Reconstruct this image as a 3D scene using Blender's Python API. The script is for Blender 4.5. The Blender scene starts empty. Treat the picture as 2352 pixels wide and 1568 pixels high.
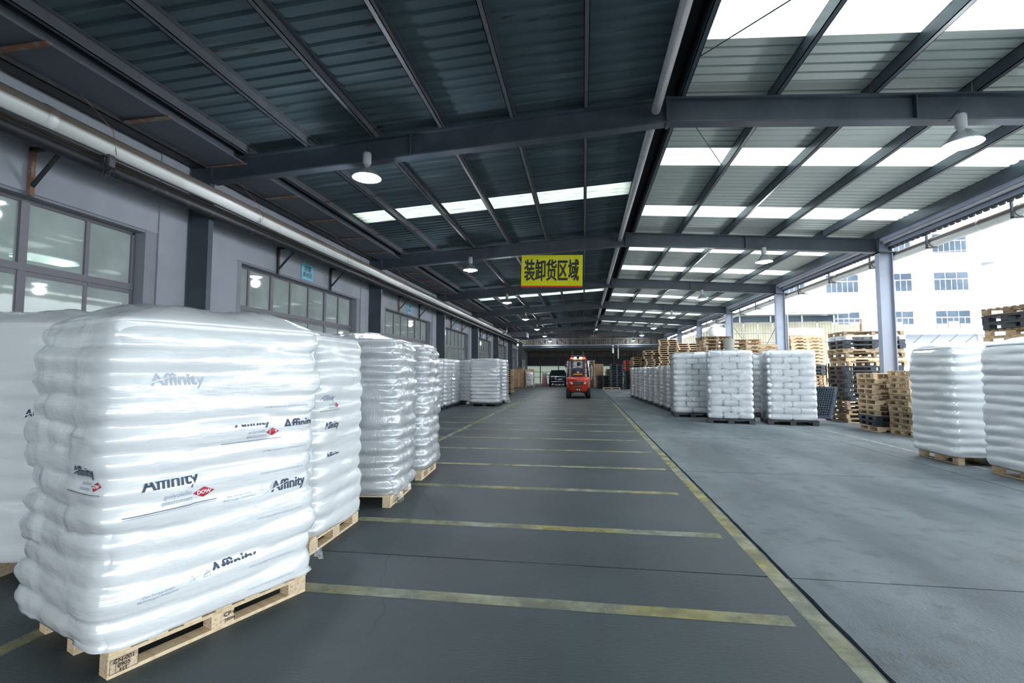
import bpy, bmesh, math, random
from mathutils import Vector, Matrix, noise
C = bpy.context.scene.collection
SC = bpy.context.scene
rad = math.radians
rnd = random.Random(7)

# ------------------------------------------------------------------ camera, world, exposure
cam_d = bpy.data.cameras.new('camera'); cam = bpy.data.objects.new('camera', cam_d); C.objects.link(cam)
cam.location = (0, 0, 1.64); cam.rotation_euler = (rad(90 + 3.494), 0, rad(8.449))
cam_d.sensor_width = 36; cam_d.lens = 1100.8 / 2352 * 36; cam_d.clip_start = 0.05; cam_d.clip_end = 500
SC.camera = cam
w = bpy.data.worlds.new('World'); SC.world = w; w.use_nodes = True
wn = w.node_tree.nodes; bg = wn['Background']
geo = wn.new('ShaderNodeTexCoord'); sepw = wn.new('ShaderNodeSeparateXYZ'); rmp = wn.new('ShaderNodeValToRGB')
w.node_tree.links.new(geo.outputs['Generated'], sepw.inputs[0]); w.node_tree.links.new(sepw.outputs['Z'], rmp.inputs[0])
rmp.color_ramp.elements[0].position = 0.0; rmp.color_ramp.elements[0].color = (0.86, 0.93, 1.0, 1)
rmp.color_ramp.elements[1].position = 0.9; rmp.color_ramp.elements[1].color = (0.97, 0.99, 1.0, 1)
w.node_tree.links.new(rmp.outputs[0], bg.inputs['Color']); bg.inputs['Strength'].default_value = 3.3
sun_d = bpy.data.lights.new('sun', 'SUN'); sun_d.energy = 1.2; sun_d.angle = rad(25); sun_d.color = (1, 0.98, 0.95)
sun = bpy.data.objects.new('sun', sun_d); C.objects.link(sun); sun.rotation_euler = (rad(48), 0, rad(35))
SC.view_settings.view_transform = 'Standard'; SC.view_settings.look = 'None'
SC.view_settings.gamma = 1; SC.view_settings.exposure = 0.62; SC.view_settings.use_curve_mapping = False
SC.cycles.max_bounces = 8; SC.cycles.transparent_max_bounces = 16
SC.cycles.sample_clamp_indirect = 6

# ------------------------------------------------------------------ materials
def mat(name, col, rough=0.6, metal=0.0, spec=0.5, noise_=None, rand=0.0, bump=None, emit=None):
    """noise_=(scale, col2, lo, hi[, stretch]); bump=(scale, strength[, stretch])"""
    m = bpy.data.materials.new(name); m.use_nodes = True
    nt = m.node_tree; N = nt.nodes; L = nt.links; p = N['Principled BSDF']
    p.inputs['Roughness'].default_value = rough; p.inputs['Metallic'].default_value = metal
    p.inputs['Specular IOR Level'].default_value = spec
    col = (*col, 1); p.inputs['Base Color'].default_value = col
    src = None
    tc = N.new('ShaderNodeTexCoord')
    def nz(scale, stretch, det=5):
        mp = N.new('ShaderNodeMapping'); mp.inputs['Scale'].default_value = stretch or (1, 1, 1)
        L.new(tc.outputs['Object'], mp.inputs[0])
        t = N.new('ShaderNodeTexNoise'); t.inputs['Scale'].default_value = scale; t.inputs['Detail'].default_value = det
        L.new(mp.outputs[0], t.inputs['Vector']); return t.outputs['Fac']
    if noise_:
        layers = noise_ if isinstance(noise_, list) else [noise_]
        for ly in layers:
            sc, c2, lo, hi = ly[:4]; st = ly[4] if len(ly) > 4 else None
            f = nz(sc, st)
            r = N.new('ShaderNodeMapRange'); r.inputs['From Min'].default_value = lo; r.inputs['From Max'].default_value = hi
            L.new(f, r.inputs['Value'])
            mx = N.new('ShaderNodeMix'); mx.data_type = 'RGBA'
            L.new(r.outputs[0], mx.inputs['Factor'])
            if src is None: mx.inputs['A'].default_value = col
            else: L.new(src, mx.inputs['A'])
            mx.inputs['B'].default_value = (*c2, 1); src = mx.outputs['Result']
    if rand:
        oi = N.new('ShaderNodeObjectInfo'); r = N.new('ShaderNodeMapRange')
        r.inputs['To Min'].default_value = 1 - rand; r.inputs['To Max'].default_value = 1 + rand * 0.6
        L.new(oi.outputs['Random'], r.inputs['Value'])
        hs = N.new('ShaderNodeHueSaturation'); L.new(r.outputs[0], hs.inputs['Value'])
        if src is None: hs.inputs['Color'].default_value = col
        else: L.new(src, hs.inputs['Color'])
        src = hs.outputs[0]
    if src is not None: L.new(src, p.inputs['Base Color'])
    if bump:
        f = nz(bump[0], bump[2] if len(bump) > 2 else None)
        b = N.new('ShaderNodeBump'); b.inputs['Strength'].default_value = bump[1]; b.inputs['Distance'].default_value = 0.02
        L.new(f, b.inputs['Height']); L.new(b.outputs[0], p.inputs['Normal'])
    if emit:
        p.inputs['Emission Color'].default_value = (*emit[0], 1); p.inputs['Emission Strength'].default_value = emit[1]
    return m

M = {}
M['conc'] = mat('concrete', (0.036, 0.054, 0.061), 0.55, noise_=[(0.5, (0.067, 0.092, 0.102), 0.38, 0.7), (3.5, (0.048, 0.06, 0.068), 0.52, 0.78, (1, 0.25, 1)), (60, (0.13, 0.15, 0.16), 0.62, 0.85)], bump=(45, 0.25, (0.4, 1.6, 1)))
M['conc_r'] = mat('daylit_worn_concrete', (0.085, 0.112, 0.13), 0.6, noise_=[(0.7, (0.185, 0.22, 0.243), 0.36, 0.68, (1.4, 0.5, 1)), (4, (0.075, 0.088, 0.095), 0.52, 0.8), (50, (0.22, 0.245, 0.255), 0.64, 0.85), (14, (0.03, 0.028, 0.028), 0.72, 0.75)], bump=(40, 0.35))  # right-hand slabs: open-side daylight put into the paler base colour
M['joint'] = mat('joint_dirt', (0.02, 0.018, 0.016), 0.9, noise_=(20, (0.06, 0.05, 0.04), 0.5, 0.7))
M['apron'] = mat('apron_concrete', (0.42, 0.43, 0.43), 0.8, noise_=(0.4, (0.32, 0.33, 0.33), 0.4, 0.7))
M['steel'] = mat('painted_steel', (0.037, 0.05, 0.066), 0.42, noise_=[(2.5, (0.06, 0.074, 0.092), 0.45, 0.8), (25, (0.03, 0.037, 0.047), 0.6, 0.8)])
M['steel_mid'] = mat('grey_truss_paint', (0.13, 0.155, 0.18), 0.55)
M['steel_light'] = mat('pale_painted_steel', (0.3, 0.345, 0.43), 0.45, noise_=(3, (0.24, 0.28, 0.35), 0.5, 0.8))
M['purlin'] = mat('purlin_steel', (0.075, 0.085, 0.1), 0.5, noise_=[(4, (0.11, 0.118, 0.125), 0.5, 0.8), (9, (0.06, 0.035, 0.025), 0.63, 0.76)])
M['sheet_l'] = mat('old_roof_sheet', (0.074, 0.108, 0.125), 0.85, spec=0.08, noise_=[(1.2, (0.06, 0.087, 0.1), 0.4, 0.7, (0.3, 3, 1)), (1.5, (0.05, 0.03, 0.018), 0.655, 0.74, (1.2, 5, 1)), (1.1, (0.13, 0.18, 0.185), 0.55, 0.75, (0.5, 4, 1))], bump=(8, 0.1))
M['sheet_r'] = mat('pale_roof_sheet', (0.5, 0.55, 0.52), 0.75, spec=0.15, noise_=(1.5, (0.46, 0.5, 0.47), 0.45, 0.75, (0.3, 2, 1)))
M['black'] = mat('blackened_steel', (0.018, 0.02, 0.024), 0.55, noise_=(6, (0.04, 0.038, 0.035), 0.5, 0.75))
M['gutter'] = mat('grey_gutter_sheet', (0.085, 0.098, 0.12), 0.6)
M['rust'] = mat('rusty_strap', (0.2, 0.1, 0.055), 0.85, noise_=(9, (0.2, 0.19, 0.18), 0.5, 0.62))
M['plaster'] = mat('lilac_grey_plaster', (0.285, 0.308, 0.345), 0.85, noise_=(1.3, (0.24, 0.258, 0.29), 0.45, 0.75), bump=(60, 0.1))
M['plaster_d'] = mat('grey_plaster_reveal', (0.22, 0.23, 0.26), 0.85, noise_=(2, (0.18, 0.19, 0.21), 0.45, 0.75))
M['frame'] = mat('window_frame_paint', (0.13, 0.13, 0.15), 0.5)
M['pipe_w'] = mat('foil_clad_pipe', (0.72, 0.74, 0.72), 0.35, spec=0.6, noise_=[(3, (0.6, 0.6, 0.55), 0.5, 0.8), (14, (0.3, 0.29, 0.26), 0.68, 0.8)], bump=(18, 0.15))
M['pipe_g'] = mat('grey_pipe', (0.38, 0.39, 0.41), 0.45, noise_=(6, (0.28, 0.28, 0.3), 0.5, 0.8))
M['pipe_d'] = mat('dark_pipe', (0.014, 0.017, 0.022), 0.5, noise_=(10, (0.09, 0.08, 0.075), 0.6, 0.8))
M['tray'] = mat('dusty_cable_tray', (0.17, 0.155, 0.145), 0.8)
M['plastic_k'] = mat('black_plastic', (0.022, 0.03, 0.042), 0.38, noise_=(8, (0.05, 0.06, 0.075), 0.5, 0.8), rand=0.35)
M['plastic_w'] = mat('white_plastic', (0.78, 0.82, 0.85), 0.4)
M['plastic_b'] = mat('blue_grey_plastic', (0.055, 0.075, 0.105), 0.45, rand=0.3)
M['red_p'] = mat('red_plastic', (0.55, 0.09, 0.05), 0.5, rand=0.3)
M['wood'] = mat('pallet_wood', (0.66, 0.50, 0.33), 0.75, noise_=[(3, (0.5, 0.35, 0.2), 0.42, 0.75, (1, 1, 6)), (14, (0.3, 0.19, 0.1), 0.66, 0.78, (0.4, 2, 2))], rand=0.3)
M['wood_o'] = mat('aged_pallet_wood', (0.4, 0.3, 0.19), 0.8, noise_=[(3, (0.24, 0.17, 0.1), 0.42, 0.75, (1, 1, 6)), (9, (0.1, 0.07, 0.045), 0.6, 0.75)], rand=0.45)
M['shadow_wood'] = mat('gap_shade_wood', (0.05, 0.035, 0.025), 0.9)  # near-black brown: painted shade for the gaps inside far pallets
M['chip'] = mat('chipboard_block', (0.74, 0.6, 0.43), 0.85, noise_=(90, (0.48, 0.33, 0.18), 0.48, 0.66), rand=0.12)
M['wood_n'] = mat('fresh_pine_board', (0.76, 0.62, 0.42), 0.7, noise_=[(2.2, (0.62, 0.42, 0.22), 0.46, 0.72, (0.6, 8, 8)), (11, (0.22, 0.13, 0.08), 0.7, 0.78, (0.5, 1.5, 1.5))], rand=0.14)
M['sack'] = mat('white_poly_sack', (0.88, 0.91, 0.93), 0.34, spec=0.5, bump=(7, 0.5))
M['sack_s'] = mat('matt_white_sack', (0.8, 0.82, 0.84), 0.55, bump=(9, 0.4))
M['ink'] = mat('navy_ink', (0.035, 0.06, 0.11), 0.5); M['ink_f'] = mat('faded_navy_ink', (0.33, 0.4, 0.5), 0.5)
M['ink_p'] = mat('pale_grey_ink', (0.5, 0.55, 0.62), 0.5)
M['redink'] = mat('red_ink', (0.5, 0.03, 0.06), 0.5); M['whiteink'] = mat('white_ink', (0.85, 0.86, 0.87), 0.5)
M['blackink'] = mat('black_ink', (0.015, 0.015, 0.015), 0.4)
M['yellow'] = mat('yellow_sign_board', (0.72, 0.7, 0.02), 0.15, noise_=(1.5, (0.62, 0.62, 0.02), 0.4, 0.7))
M['redband'] = mat('red_sign_band', (0.6, 0.03, 0.03), 0.25)
def tint_upper(m, col, lo=.1, hi=.45):  # blends toward the given colour as the normal turns upward
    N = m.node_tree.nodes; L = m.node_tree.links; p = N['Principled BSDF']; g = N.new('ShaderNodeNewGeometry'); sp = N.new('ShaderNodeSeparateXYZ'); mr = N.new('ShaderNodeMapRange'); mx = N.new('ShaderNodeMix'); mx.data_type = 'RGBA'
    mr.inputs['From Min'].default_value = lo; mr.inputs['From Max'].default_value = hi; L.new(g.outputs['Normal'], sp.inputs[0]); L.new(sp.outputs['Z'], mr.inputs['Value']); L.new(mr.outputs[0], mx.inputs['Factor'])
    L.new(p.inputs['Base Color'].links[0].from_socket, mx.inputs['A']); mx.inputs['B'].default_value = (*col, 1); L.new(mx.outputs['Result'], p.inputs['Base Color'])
tint_upper(M['pipe_w'], (0.13, 0.115, 0.1), -.3, .02); tint_upper(M['pipe_d'], (0.12, 0.1, 0.085), .3, .6)
M['cyan'] = mat('cyan_sign_board', (0.1, 0.42, 0.55), 0.4)
M['card'] = mat('cardboard', (0.5, 0.33, 0.2), 0.85, noise_=(3, (0.42, 0.27, 0.16), 0.4, 0.7), rand=0.2)
M['orange'] = mat('forklift_orange_paint', (0.66, 0.055, 0.025), 0.3, spec=0.6)
M['rubber'] = mat('rubber', (0.015, 0.015, 0.017), 0.75)
M['dark'] = mat('dark_metal', (0.02, 0.022, 0.026), 0.4)
M['seat'] = mat('black_vinyl', (0.012, 0.012, 0.014), 0.5); M['amber'] = mat('amber_stripe', (0.75, 0.32, 0.02), 0.5)
M['lensgrey'] = mat('grey_lens_surround', (0.16, 0.17, 0.2), 0.25)
M['taillit'] = mat('lit_tail_lens', (0.8, 0.03, 0.01), 0.3, emit=((1, 0.03, 0.01), 6))
M['taildim'] = mat('red_lens', (0.75, 0.05, 0.02), 0.2, emit=((1, 0.08, 0.03), 0.5))
M['whitelit'] = mat('lit_work_lamp', (1, 1, 1), 0.3, emit=((1, 0.98, 0.92), 22))
M['bulb'] = mat('lit_lamp_bulb', (1, 1, 1), 0.3, emit=((0.93, 0.95, 1.0), 45))
M['shade'] = mat('spun_aluminium_shade', (0.62, 0.64, 0.67), 0.22, metal=0.7)
M['navy'] = mat('navy_work_jacket', (0.03, 0.042, 0.07), 0.85, bump=(20, 0.3)); M['skin'] = mat('skin', (0.5, 0.3, 0.21), 0.55)
M['hair'] = mat('black_cap', (0.012, 0.012, 0.016), 0.8); M['trouser'] = mat('dark_trousers', (0.03, 0.035, 0.045), 0.85)
M['carpaint'] = mat('black_car_paint', (0.012, 0.016, 0.02), 0.14, spec=0.8)
M['carglass'] = mat('tinted_glass', (0.012, 0.02, 0.022), 0.05, spec=0.9)
M['chrome'] = mat('chrome', (0.7, 0.72, 0.75), 0.15, metal=1.0)
M['plate'] = mat('blue_number_plate', (0.05, 0.2, 0.55), 0.4)
M['facade'] = mat('white_tiled_facade', (0.6, 0.625, 0.66), 0.8, noise_=(0.3, (0.52, 0.55, 0.59), 0.45, 0.8))
M['farglass'] = mat('window_glass_far', (0.05, 0.075, 0.105), 0.3, spec=0.2, noise_=(0.35, (0.1, 0.13, 0.175), 0.4, 0.6))
M['blind'] = mat('white_window_blind', (0.3, 0.33, 0.36), 0.7); M['whiteframe'] = mat('white_upvc', (0.85, 0.87, 0.9), 0.4)
M['cream'] = mat('cream_corrugated_sheet', (0.38, 0.37, 0.27), 0.7, noise_=(0.6, (0.29, 0.275, 0.195), 0.42, 0.7, (3, 1, 0.4)))
M['farclad'] = mat('brown_corrugated_cladding', (0.12, 0.1, 0.085), 0.7, noise_=(1.2, (0.2, 0.19, 0.15), 0.45, 0.7, (3, 1, 0.5)))
M['farwall'] = mat('dark_louvre_cladding', (0.06, 0.065, 0.07), 0.7)
M['roll'] = mat('white_film_roll', (0.8, 0.82, 0.85), 0.35, bump=(8, 0.4))
M['cream_wall'] = mat('cream_wall', (0.45, 0.46, 0.43), 0.8)
M['room'] = mat('grey_room_wall', (0.6, 0.66, 0.64), 0.8); M['panel_lit'] = mat('lit_ceiling_panel', (1, 1, 1), 0.4, emit=((0.9, 0.97, 0.95), 16.0))
M['junk_w'] = mat('pale_scrap', (0.7, 0.68, 0.66), 0.8); M['junk_r'] = mat('red_scrap', (0.35, 0.06, 0.06), 0.7)
M['pink'] = mat('pink_bundle', (0.62, 0.3, 0.32), 0.8); M['bluepaint'] = mat('blue_paint', (0.1, 0.3, 0.55), 0.5)

def translucent(name, col, fac, rough=0.6, dirt=None):
    m = bpy.data.materials.new(name); m.use_nodes = True; N = m.node_tree.nodes; L = m.node_tree.links
    p = N['Principled BSDF']; out = N['Material Output']; p.inputs['Base Color'].default_value = (*col, 1); p.inputs['Roughness'].default_value = rough
    t = N.new('ShaderNodeBsdfTranslucent'); t.inputs[0].default_value = (*col, 1)
    if dirt:
        tc = N.new('ShaderNodeTexCoord'); mp = N.new('ShaderNodeMapping'); mp.inputs['Scale'].default_value = (0.5, 8, 1)
        nz = N.new('ShaderNodeTexNoise'); nz.inputs['Scale'].default_value = 6; nz.inputs['Detail'].default_value = 7
        mr = N.new('ShaderNodeMapRange'); mr.inputs['From Min'].default_value = 0.35; mr.inputs['From Max'].default_value = 0.7
        mx = N.new('ShaderNodeMix'); mx.data_type = 'RGBA'; mx.inputs['A'].default_value = (*col, 1); mx.inputs['B'].default_value = (*dirt, 1)
        L.new(tc.outputs['Object'], mp.inputs[0]); L.new(mp.outputs[0], nz.inputs['Vector']); L.new(nz.outputs['Fac'], mr.inputs['Value'])
        L.new(mr.outputs[0], mx.inputs['Factor']); L.new(mx.outputs['Result'], t.inputs[0])
    s = N.new('ShaderNodeMixShader'); s.inputs[0].default_value = fac
    L.new(p.outputs[0], s.inputs[1]); L.new(t.outputs[0], s.inputs[2]); L.new(s.outputs[0], out.inputs[0]); return m
M['sky_l'] = translucent('dirty_skylight_sheet', (0.34, 0.4, 0.36), 0.8, dirt=(0.16, 0.19, 0.16))
M['sky_r'] = translucent('white_skylight_sheet', (0.58, 0.67, 0.655), 0.9, dirt=(0.36, 0.45, 0.43))
M['glow_clad'] = translucent('translucent_cladding', (0.19, 0.22, 0.185), 0.6)

def film(name, alpha, bumpscale, stretch, strength, gl=0.4, rough=0.13, tint=(0.93, 0.965, 0.985)):
    """clear stretch film: see-through, a little milky, glossy"""
    m = bpy.data.materials.new(name); m.use_nodes = True; N = m.node_tree.nodes; L = m.node_tree.links
    N.remove(N['Principled BSDF']); out = N['Material Output']
    tr = N.new('ShaderNodeBsdfTransparent'); df = N.new('ShaderNodeBsdfDiffuse'); df.inputs[0].default_value = (*tint, 1)
    g = N.new('ShaderNodeBsdfGlossy'); g.inputs['Roughness'].default_value = rough; g.inputs[0].default_value = (0.95, 0.97, 1, 1)
    m1 = N.new('ShaderNodeMixShader'); m1.inputs[0].default_value = alpha; m2 = N.new('ShaderNodeMixShader')
    fr = N.new('ShaderNodeFresnel'); fr.inputs['IOR'].default_value = 1.5
    mr = N.new('ShaderNodeMath'); mr.operation = 'MULTIPLY_ADD'; mr.inputs[1].default_value = 1.0; mr.inputs[2].default_value = gl * 0.4
    tc = N.new('ShaderNodeTexCoord'); mp = N.new('ShaderNodeMapping'); mp.inputs['Scale'].default_value = stretch
    nz = N.new('ShaderNodeTexNoise'); nz.inputs['Scale'].default_value = bumpscale; nz.inputs['Detail'].default_value = 4; nz.inputs['Distortion'].default_value = 0.6
    nz2 = N.new('ShaderNodeTexNoise'); nz2.inputs['Scale'].default_value = 3.5; nz2.inputs['Detail'].default_value = 3; nz2.inputs['Distortion'].default_value = 1.2
    ad = N.new('ShaderNodeMath'); ad.operation = 'MULTIPLY_ADD'; ad.inputs[1].default_value = 3.0
    b = N.new('ShaderNodeBump'); b.inputs['Strength'].default_value = strength; b.inputs['Distance'].default_value = 0.012
    L.new(tc.outputs['Object'], mp.inputs[0]); L.new(mp.outputs[0], nz.inputs['Vector']); L.new(tc.outputs['Object'], nz2.inputs['Vector'])
    L.new(nz2.outputs['Fac'], ad.inputs[0]); L.new(nz.outputs['Fac'], ad.inputs[2]); L.new(ad.outputs[0], b.inputs['Height'])
    for s in (df, g): L.new(b.outputs[0], s.inputs['Normal'])
    L.new(b.outputs[0], fr.inputs['Normal']); L.new(fr.outputs[0], mr.inputs[0])
    L.new(tr.outputs[0], m1.inputs[1]); L.new(df.outputs[0], m1.inputs[2]); L.new(m1.outputs[0], m2.inputs[1]); L.new(g.outputs[0], m2.inputs[2])
    L.new(mr.outputs[0], m2.inputs[0]); L.new(m2.outputs[0], out.inputs[0]); return m
M['film_n'] = film('milky_stretch_film', 0.86, 7, (1, 1, 9), 0.2, gl=0.26, rough=0.19)
M['film_v'] = film('clear_stretch_film', 0.5, 9, (5, 5, 0.6), 0.55, gl=0.5, rough=0.1)
M['film_c'] = film('thin_clear_film', 0.03, 8, (1, 1, 1.5), 0.8, gl=0.06, rough=0.07)
M['film_t'] = film('loose_film_tail', 0.2, 20, (1, 1, 1), 1.0, gl=0.3)

def glass(name, tr_, dirt, refl):
    m = bpy.data.materials.new(name); m.use_nodes = True; N = m.node_tree.nodes; L = m.node_tree.links
    N.remove(N['Principled BSDF']); out = N['Material Output']
    t = N.new('ShaderNodeBsdfTransparent'); t.inputs[0].default_value = (0.75, 0.85, 0.8, 1)
    d = N.new('ShaderNodeBsdfDiffuse'); d.inputs[0].default_value = (0.46, 0.53, 0.51, 1)
    g = N.new('ShaderNodeBsdfGlossy'); g.inputs['Roughness'].default_value = 0.03
    tc = N.new('ShaderNodeTexCoord'); nz = N.new('ShaderNodeTexNoise'); nz.inputs['Scale'].default_value = 1.6; nz.inputs['Detail'].default_value = 6
    mr = N.new('ShaderNodeMapRange'); mr.inputs['From Min'].default_value = 0.3; mr.inputs['From Max'].default_value = 0.75; mr.inputs['To Min'].default_value = dirt * 0.85; mr.inputs['To Max'].default_value = min(1, dirt * 1.25)
    L.new(tc.outputs['Object'], nz.inputs['Vector']); L.new(nz.outputs['Fac'], mr.inputs['Value'])
    a = N.new('ShaderNodeMixShader'); b = N.new('ShaderNodeMixShader'); fr = N.new('ShaderNodeFresnel'); fr.inputs['IOR'].default_value = 1.55
    ad = N.new('ShaderNodeMath'); ad.operation = 'MULTIPLY_ADD'; ad.inputs[1].default_value = 1.3; ad.inputs[2].default_value = refl
    L.new(fr.outputs[0], ad.inputs[0]); L.new(mr.outputs[0], a.inputs[0]); L.new(t.outputs[0], a.inputs[1]); L.new(d.outputs[0], a.inputs[2])
    L.new(ad.outputs[0], b.inputs[0]); L.new(a.outputs[0], b.inputs[1]); L.new(g.outputs[0], b.inputs[2]); L.new(b.outputs[0], out.inputs[0]); return m
M['pane'] = glass('dusty_window_pane', 0.5, 0.72, 0.03)

def paint(name, col, cov):
    """worn floor paint: see-through where it has worn away"""
    m = bpy.data.materials.new(name); m.use_nodes = True; N = m.node_tree.nodes; L = m.node_tree.links
    p = N['Principled BSDF']; out = N['Material Output']; p.inputs['Roughness'].default_value = 0.6
    tc = N.new('ShaderNodeTexCoord'); n1 = N.new('ShaderNodeTexNoise'); n1.inputs['Scale'].default_value = 2.0; n1.inputs['Detail'].default_value = 8; n1.inputs['Roughness'].default_value = 0.7
    n2 = N.new('ShaderNodeTexNoise'); n2.inputs['Scale'].default_value = 1.1; mx = N.new('ShaderNodeMix'); mx.data_type = 'RGBA'
    mx.inputs['A'].default_value = (*col, 1); mx.inputs['B'].default_value = (0.44, 0.46, 0.37, 1)
    r2 = N.new('ShaderNodeMapRange'); r2.inputs['From Min'].default_value = 0.35; r2.inputs['From Max'].default_value = 0.65
    L.new(tc.outputs['Object'], n1.inputs['Vector']); L.new(tc.outputs['Object'], n2.inputs['Vector']); L.new(n2.outputs['Fac'], r2.inputs['Value']); L.new(r2.outputs[0], mx.inputs['Factor'])
    L.new(mx.outputs['Result'], p.inputs['Base Color'])
    r = N.new('ShaderNodeMapRange'); r.inputs['From Min'].default_value = 0.62; r.inputs['From Max'].default_value = 0.36; r.inputs['To Min'].default_value = cov * 0.35; r.inputs['To Max'].default_value = cov
    L.new(n1.outputs['Fac'], r.inputs['Value'])
    t = N.new('ShaderNodeBsdfTransparent'); s = N.new('ShaderNodeMixShader'); L.new(r.outputs[0], s.inputs[0]); L.new(t.outputs[0], s.inputs[1]); L.new(p.outputs[0], s.inputs[2]); L.new(s.outputs[0], out.inputs[0]); return m
M['paint'] = paint('worn_yellow_paint', (0.46, 0.42, 0.15), 0.85)
M['paint_w'] = paint('worn_white_paint', (0.55, 0.58, 0.58), 0.75)

# ------------------------------------------------------------------ mesh helpers
class MB:
    def __init__(s): s.v = []; s.f = []
    def quadbox(s, P8):
        n = len(s.v); s.v += [tuple(p) for p in P8]
        s.f += [tuple(n + i for i in q) for q in ((0, 3, 2, 1), (4, 5, 6, 7), (0, 1, 5, 4), (1, 2, 6, 5), (2, 3, 7, 6), (3, 0, 4, 7))]; return s
    def box(s, x0, x1, y0, y1, z0, z1):
        return s.quadbox([(x0, y0, z0), (x1, y0, z0), (x1, y1, z0), (x0, y1, z0), (x0, y0, z1), (x1, y0, z1), (x1, y1, z1), (x0, y1, z1)])
    def bar(s, a, b, w, h, up=(0, 0, 1)):
        a = Vector(a); b = Vector(b); d = (b - a).normalized(); up = Vector(up)
        if abs(d.dot(up)) > 0.98: up = Vector((0, 1, 0))
        x = d.cross(up).normalized() * w / 2; z = x.cross(d).normalized() * h / 2
        return s.quadbox([a - x - z, a + x - z, b + x - z, b - x - z, a - x + z, a + x + z, b + x + z, b - x + z])
    def tube(s, pts, r, n=10, cap=True):
        pts = [Vector(p) for p in pts]; base = len(s.v); k = len(pts)
        for i, p in enumerate(pts):
            d = (pts[min(i + 1, k - 1)] - pts[max(i - 1, 0)]).normalized()
            up = Vector((0, 0, 1)) if abs(d.z) < 0.95 else Vector((0, 1, 0))
            x = d.cross(up).normalized(); y = x.cross(d)
            rr = r[i] if isinstance(r, (list, tuple)) else r
            for j in range(n):
                t = 2 * math.pi * j / n; q = p + (x * math.cos(t) + y * math.sin(t)) * rr; s.v.append(tuple(q))
        for i in range(k - 1):
            for j in range(n):
                a = base + i * n + j; b = base + i * n + (j + 1) % n; s.f.append((a, b, b + n, a + n))
        if cap: s.f.append(tuple(base + j for j in range(n))[::-1]); s.f.append(tuple(base + (k - 1) * n + j for j in range(n)))
        return s
    def prism(s, poly, axis, a, b):
        """poly in the other two axes (in xyz order), extruded along axis a..b"""
        n = len(s.v); k = len(poly)
        for t in (a, b):
            for p in poly:
                q = {'x': (t, p[0], p[1]), 'y': (p[0], t, p[1]), 'z': (p[0], p[1], t)}[axis]; s.v.append(q)
        s.f.append(tuple(range(n, n + k))[::-1]); s.f.append(tuple(range(n + k, n + 2 * k)))
        for i in range(k): j = (i + 1) % k; s.f.append((n + i, n + j, n + k + j, n + k + i))
        return s
    def lathe(s, prof, c, n=20, axis='z'):
        base = len(s.v); k = len(prof)
        for r, h in prof:
            for j in range(n):
                t = 2 * math.pi * j / n; a, b = r * math.cos(t), r * math.sin(t)
                q = {'z': (a, b, h), 'x': (h, a, b), 'y': (a, h, b)}[axis]; s.v.append((c[0] + q[0], c[1] + q[1], c[2] + q[2]))
        for i in range(k - 1):
            for j in range(n):
                a = base + i * n + j; b = base + i * n + (j + 1) % n; s.f.append((a, b, b + n, a + n))
        return s
    def mesh(s, name, m, smooth=False, bevel=0):
        me = bpy.data.meshes.new(name); me.from_pydata(s.v, [], s.f)
        bm = bmesh.new(); bm.from_mesh(me)
        if bevel: bmesh.ops.bevel(bm, geom=bm.edges[:], offset=bevel, segments=1, affect='EDGES', clamp_overlap=True)
        bmesh.ops.recalc_face_normals(bm, faces=bm.faces[:]); bm.to_mesh(me); bm.free()
        if m: me.materials.append(m)
        if smooth: me.shade_smooth()
        return me
def ob(name, me, parent=None, loc=None, rot=None):
    o = bpy.data.objects.new(name, me); C.objects.link(o); o.parent = parent
    if loc: o.location = loc
    if rot: o.rotation_euler = rot
    return o
def tag(o, label=None, cat=None, group=None, kind=None):
    if label: o['label'] = label
    if cat: o['category'] = cat
    if group: o['group'] = group
    if kind: o['kind'] = kind
    return o
def thing(name, label, cat, loc=(0, 0, 0), rz=0, group=None):
    return tag(ob(name, None, None, loc, (0, 0, rz)), label, cat, group)
def struct(name, mb, m, parent=None, **k):
    me = mb.mesh(name, m, **k) if mb else None
    o = ob(name, me, parent)
    if parent is None: o['kind'] = 'structure'
    return o
def copy_tree(o, parent=None):
    c = o.copy(); C.objects.link(c); c.parent = parent
    for ch in list(o.children): copy_tree(ch, c)
    return c
SS = 1.25                                   # the building shell was measured in units of 0.8 m
def S(x, y, z): return (SS * x, SS * y, 1.64 + SS * (z - 1.64))
def SX(v): return SS * v
def SZ(z): return 1.64 + SS * (z - 1.64)
BY = [SS * (6.15 + 6 * k) for k in range(-2, 7)]     # rafter planes: -7.3 ... 52.7
ORD = ['lowest', 'second lowest', 'third', 'fourth', 'fifth', 'sixth', 'seventh', 'eighth', 'ninth', 'tenth', 'eleventh', 'twelfth', 'thirteenth', 'fourteenth', 'fifteenth', 'sixteenth', 'seventeenth', 'eighteenth', 'nineteenth', 'twentieth', 'twenty-first', 'twenty-second', 'twenty-third', 'twenty-fourth', 'twenty-fifth', 'twenty-sixth', 'twenty-seventh', 'twenty-eighth']

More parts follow.
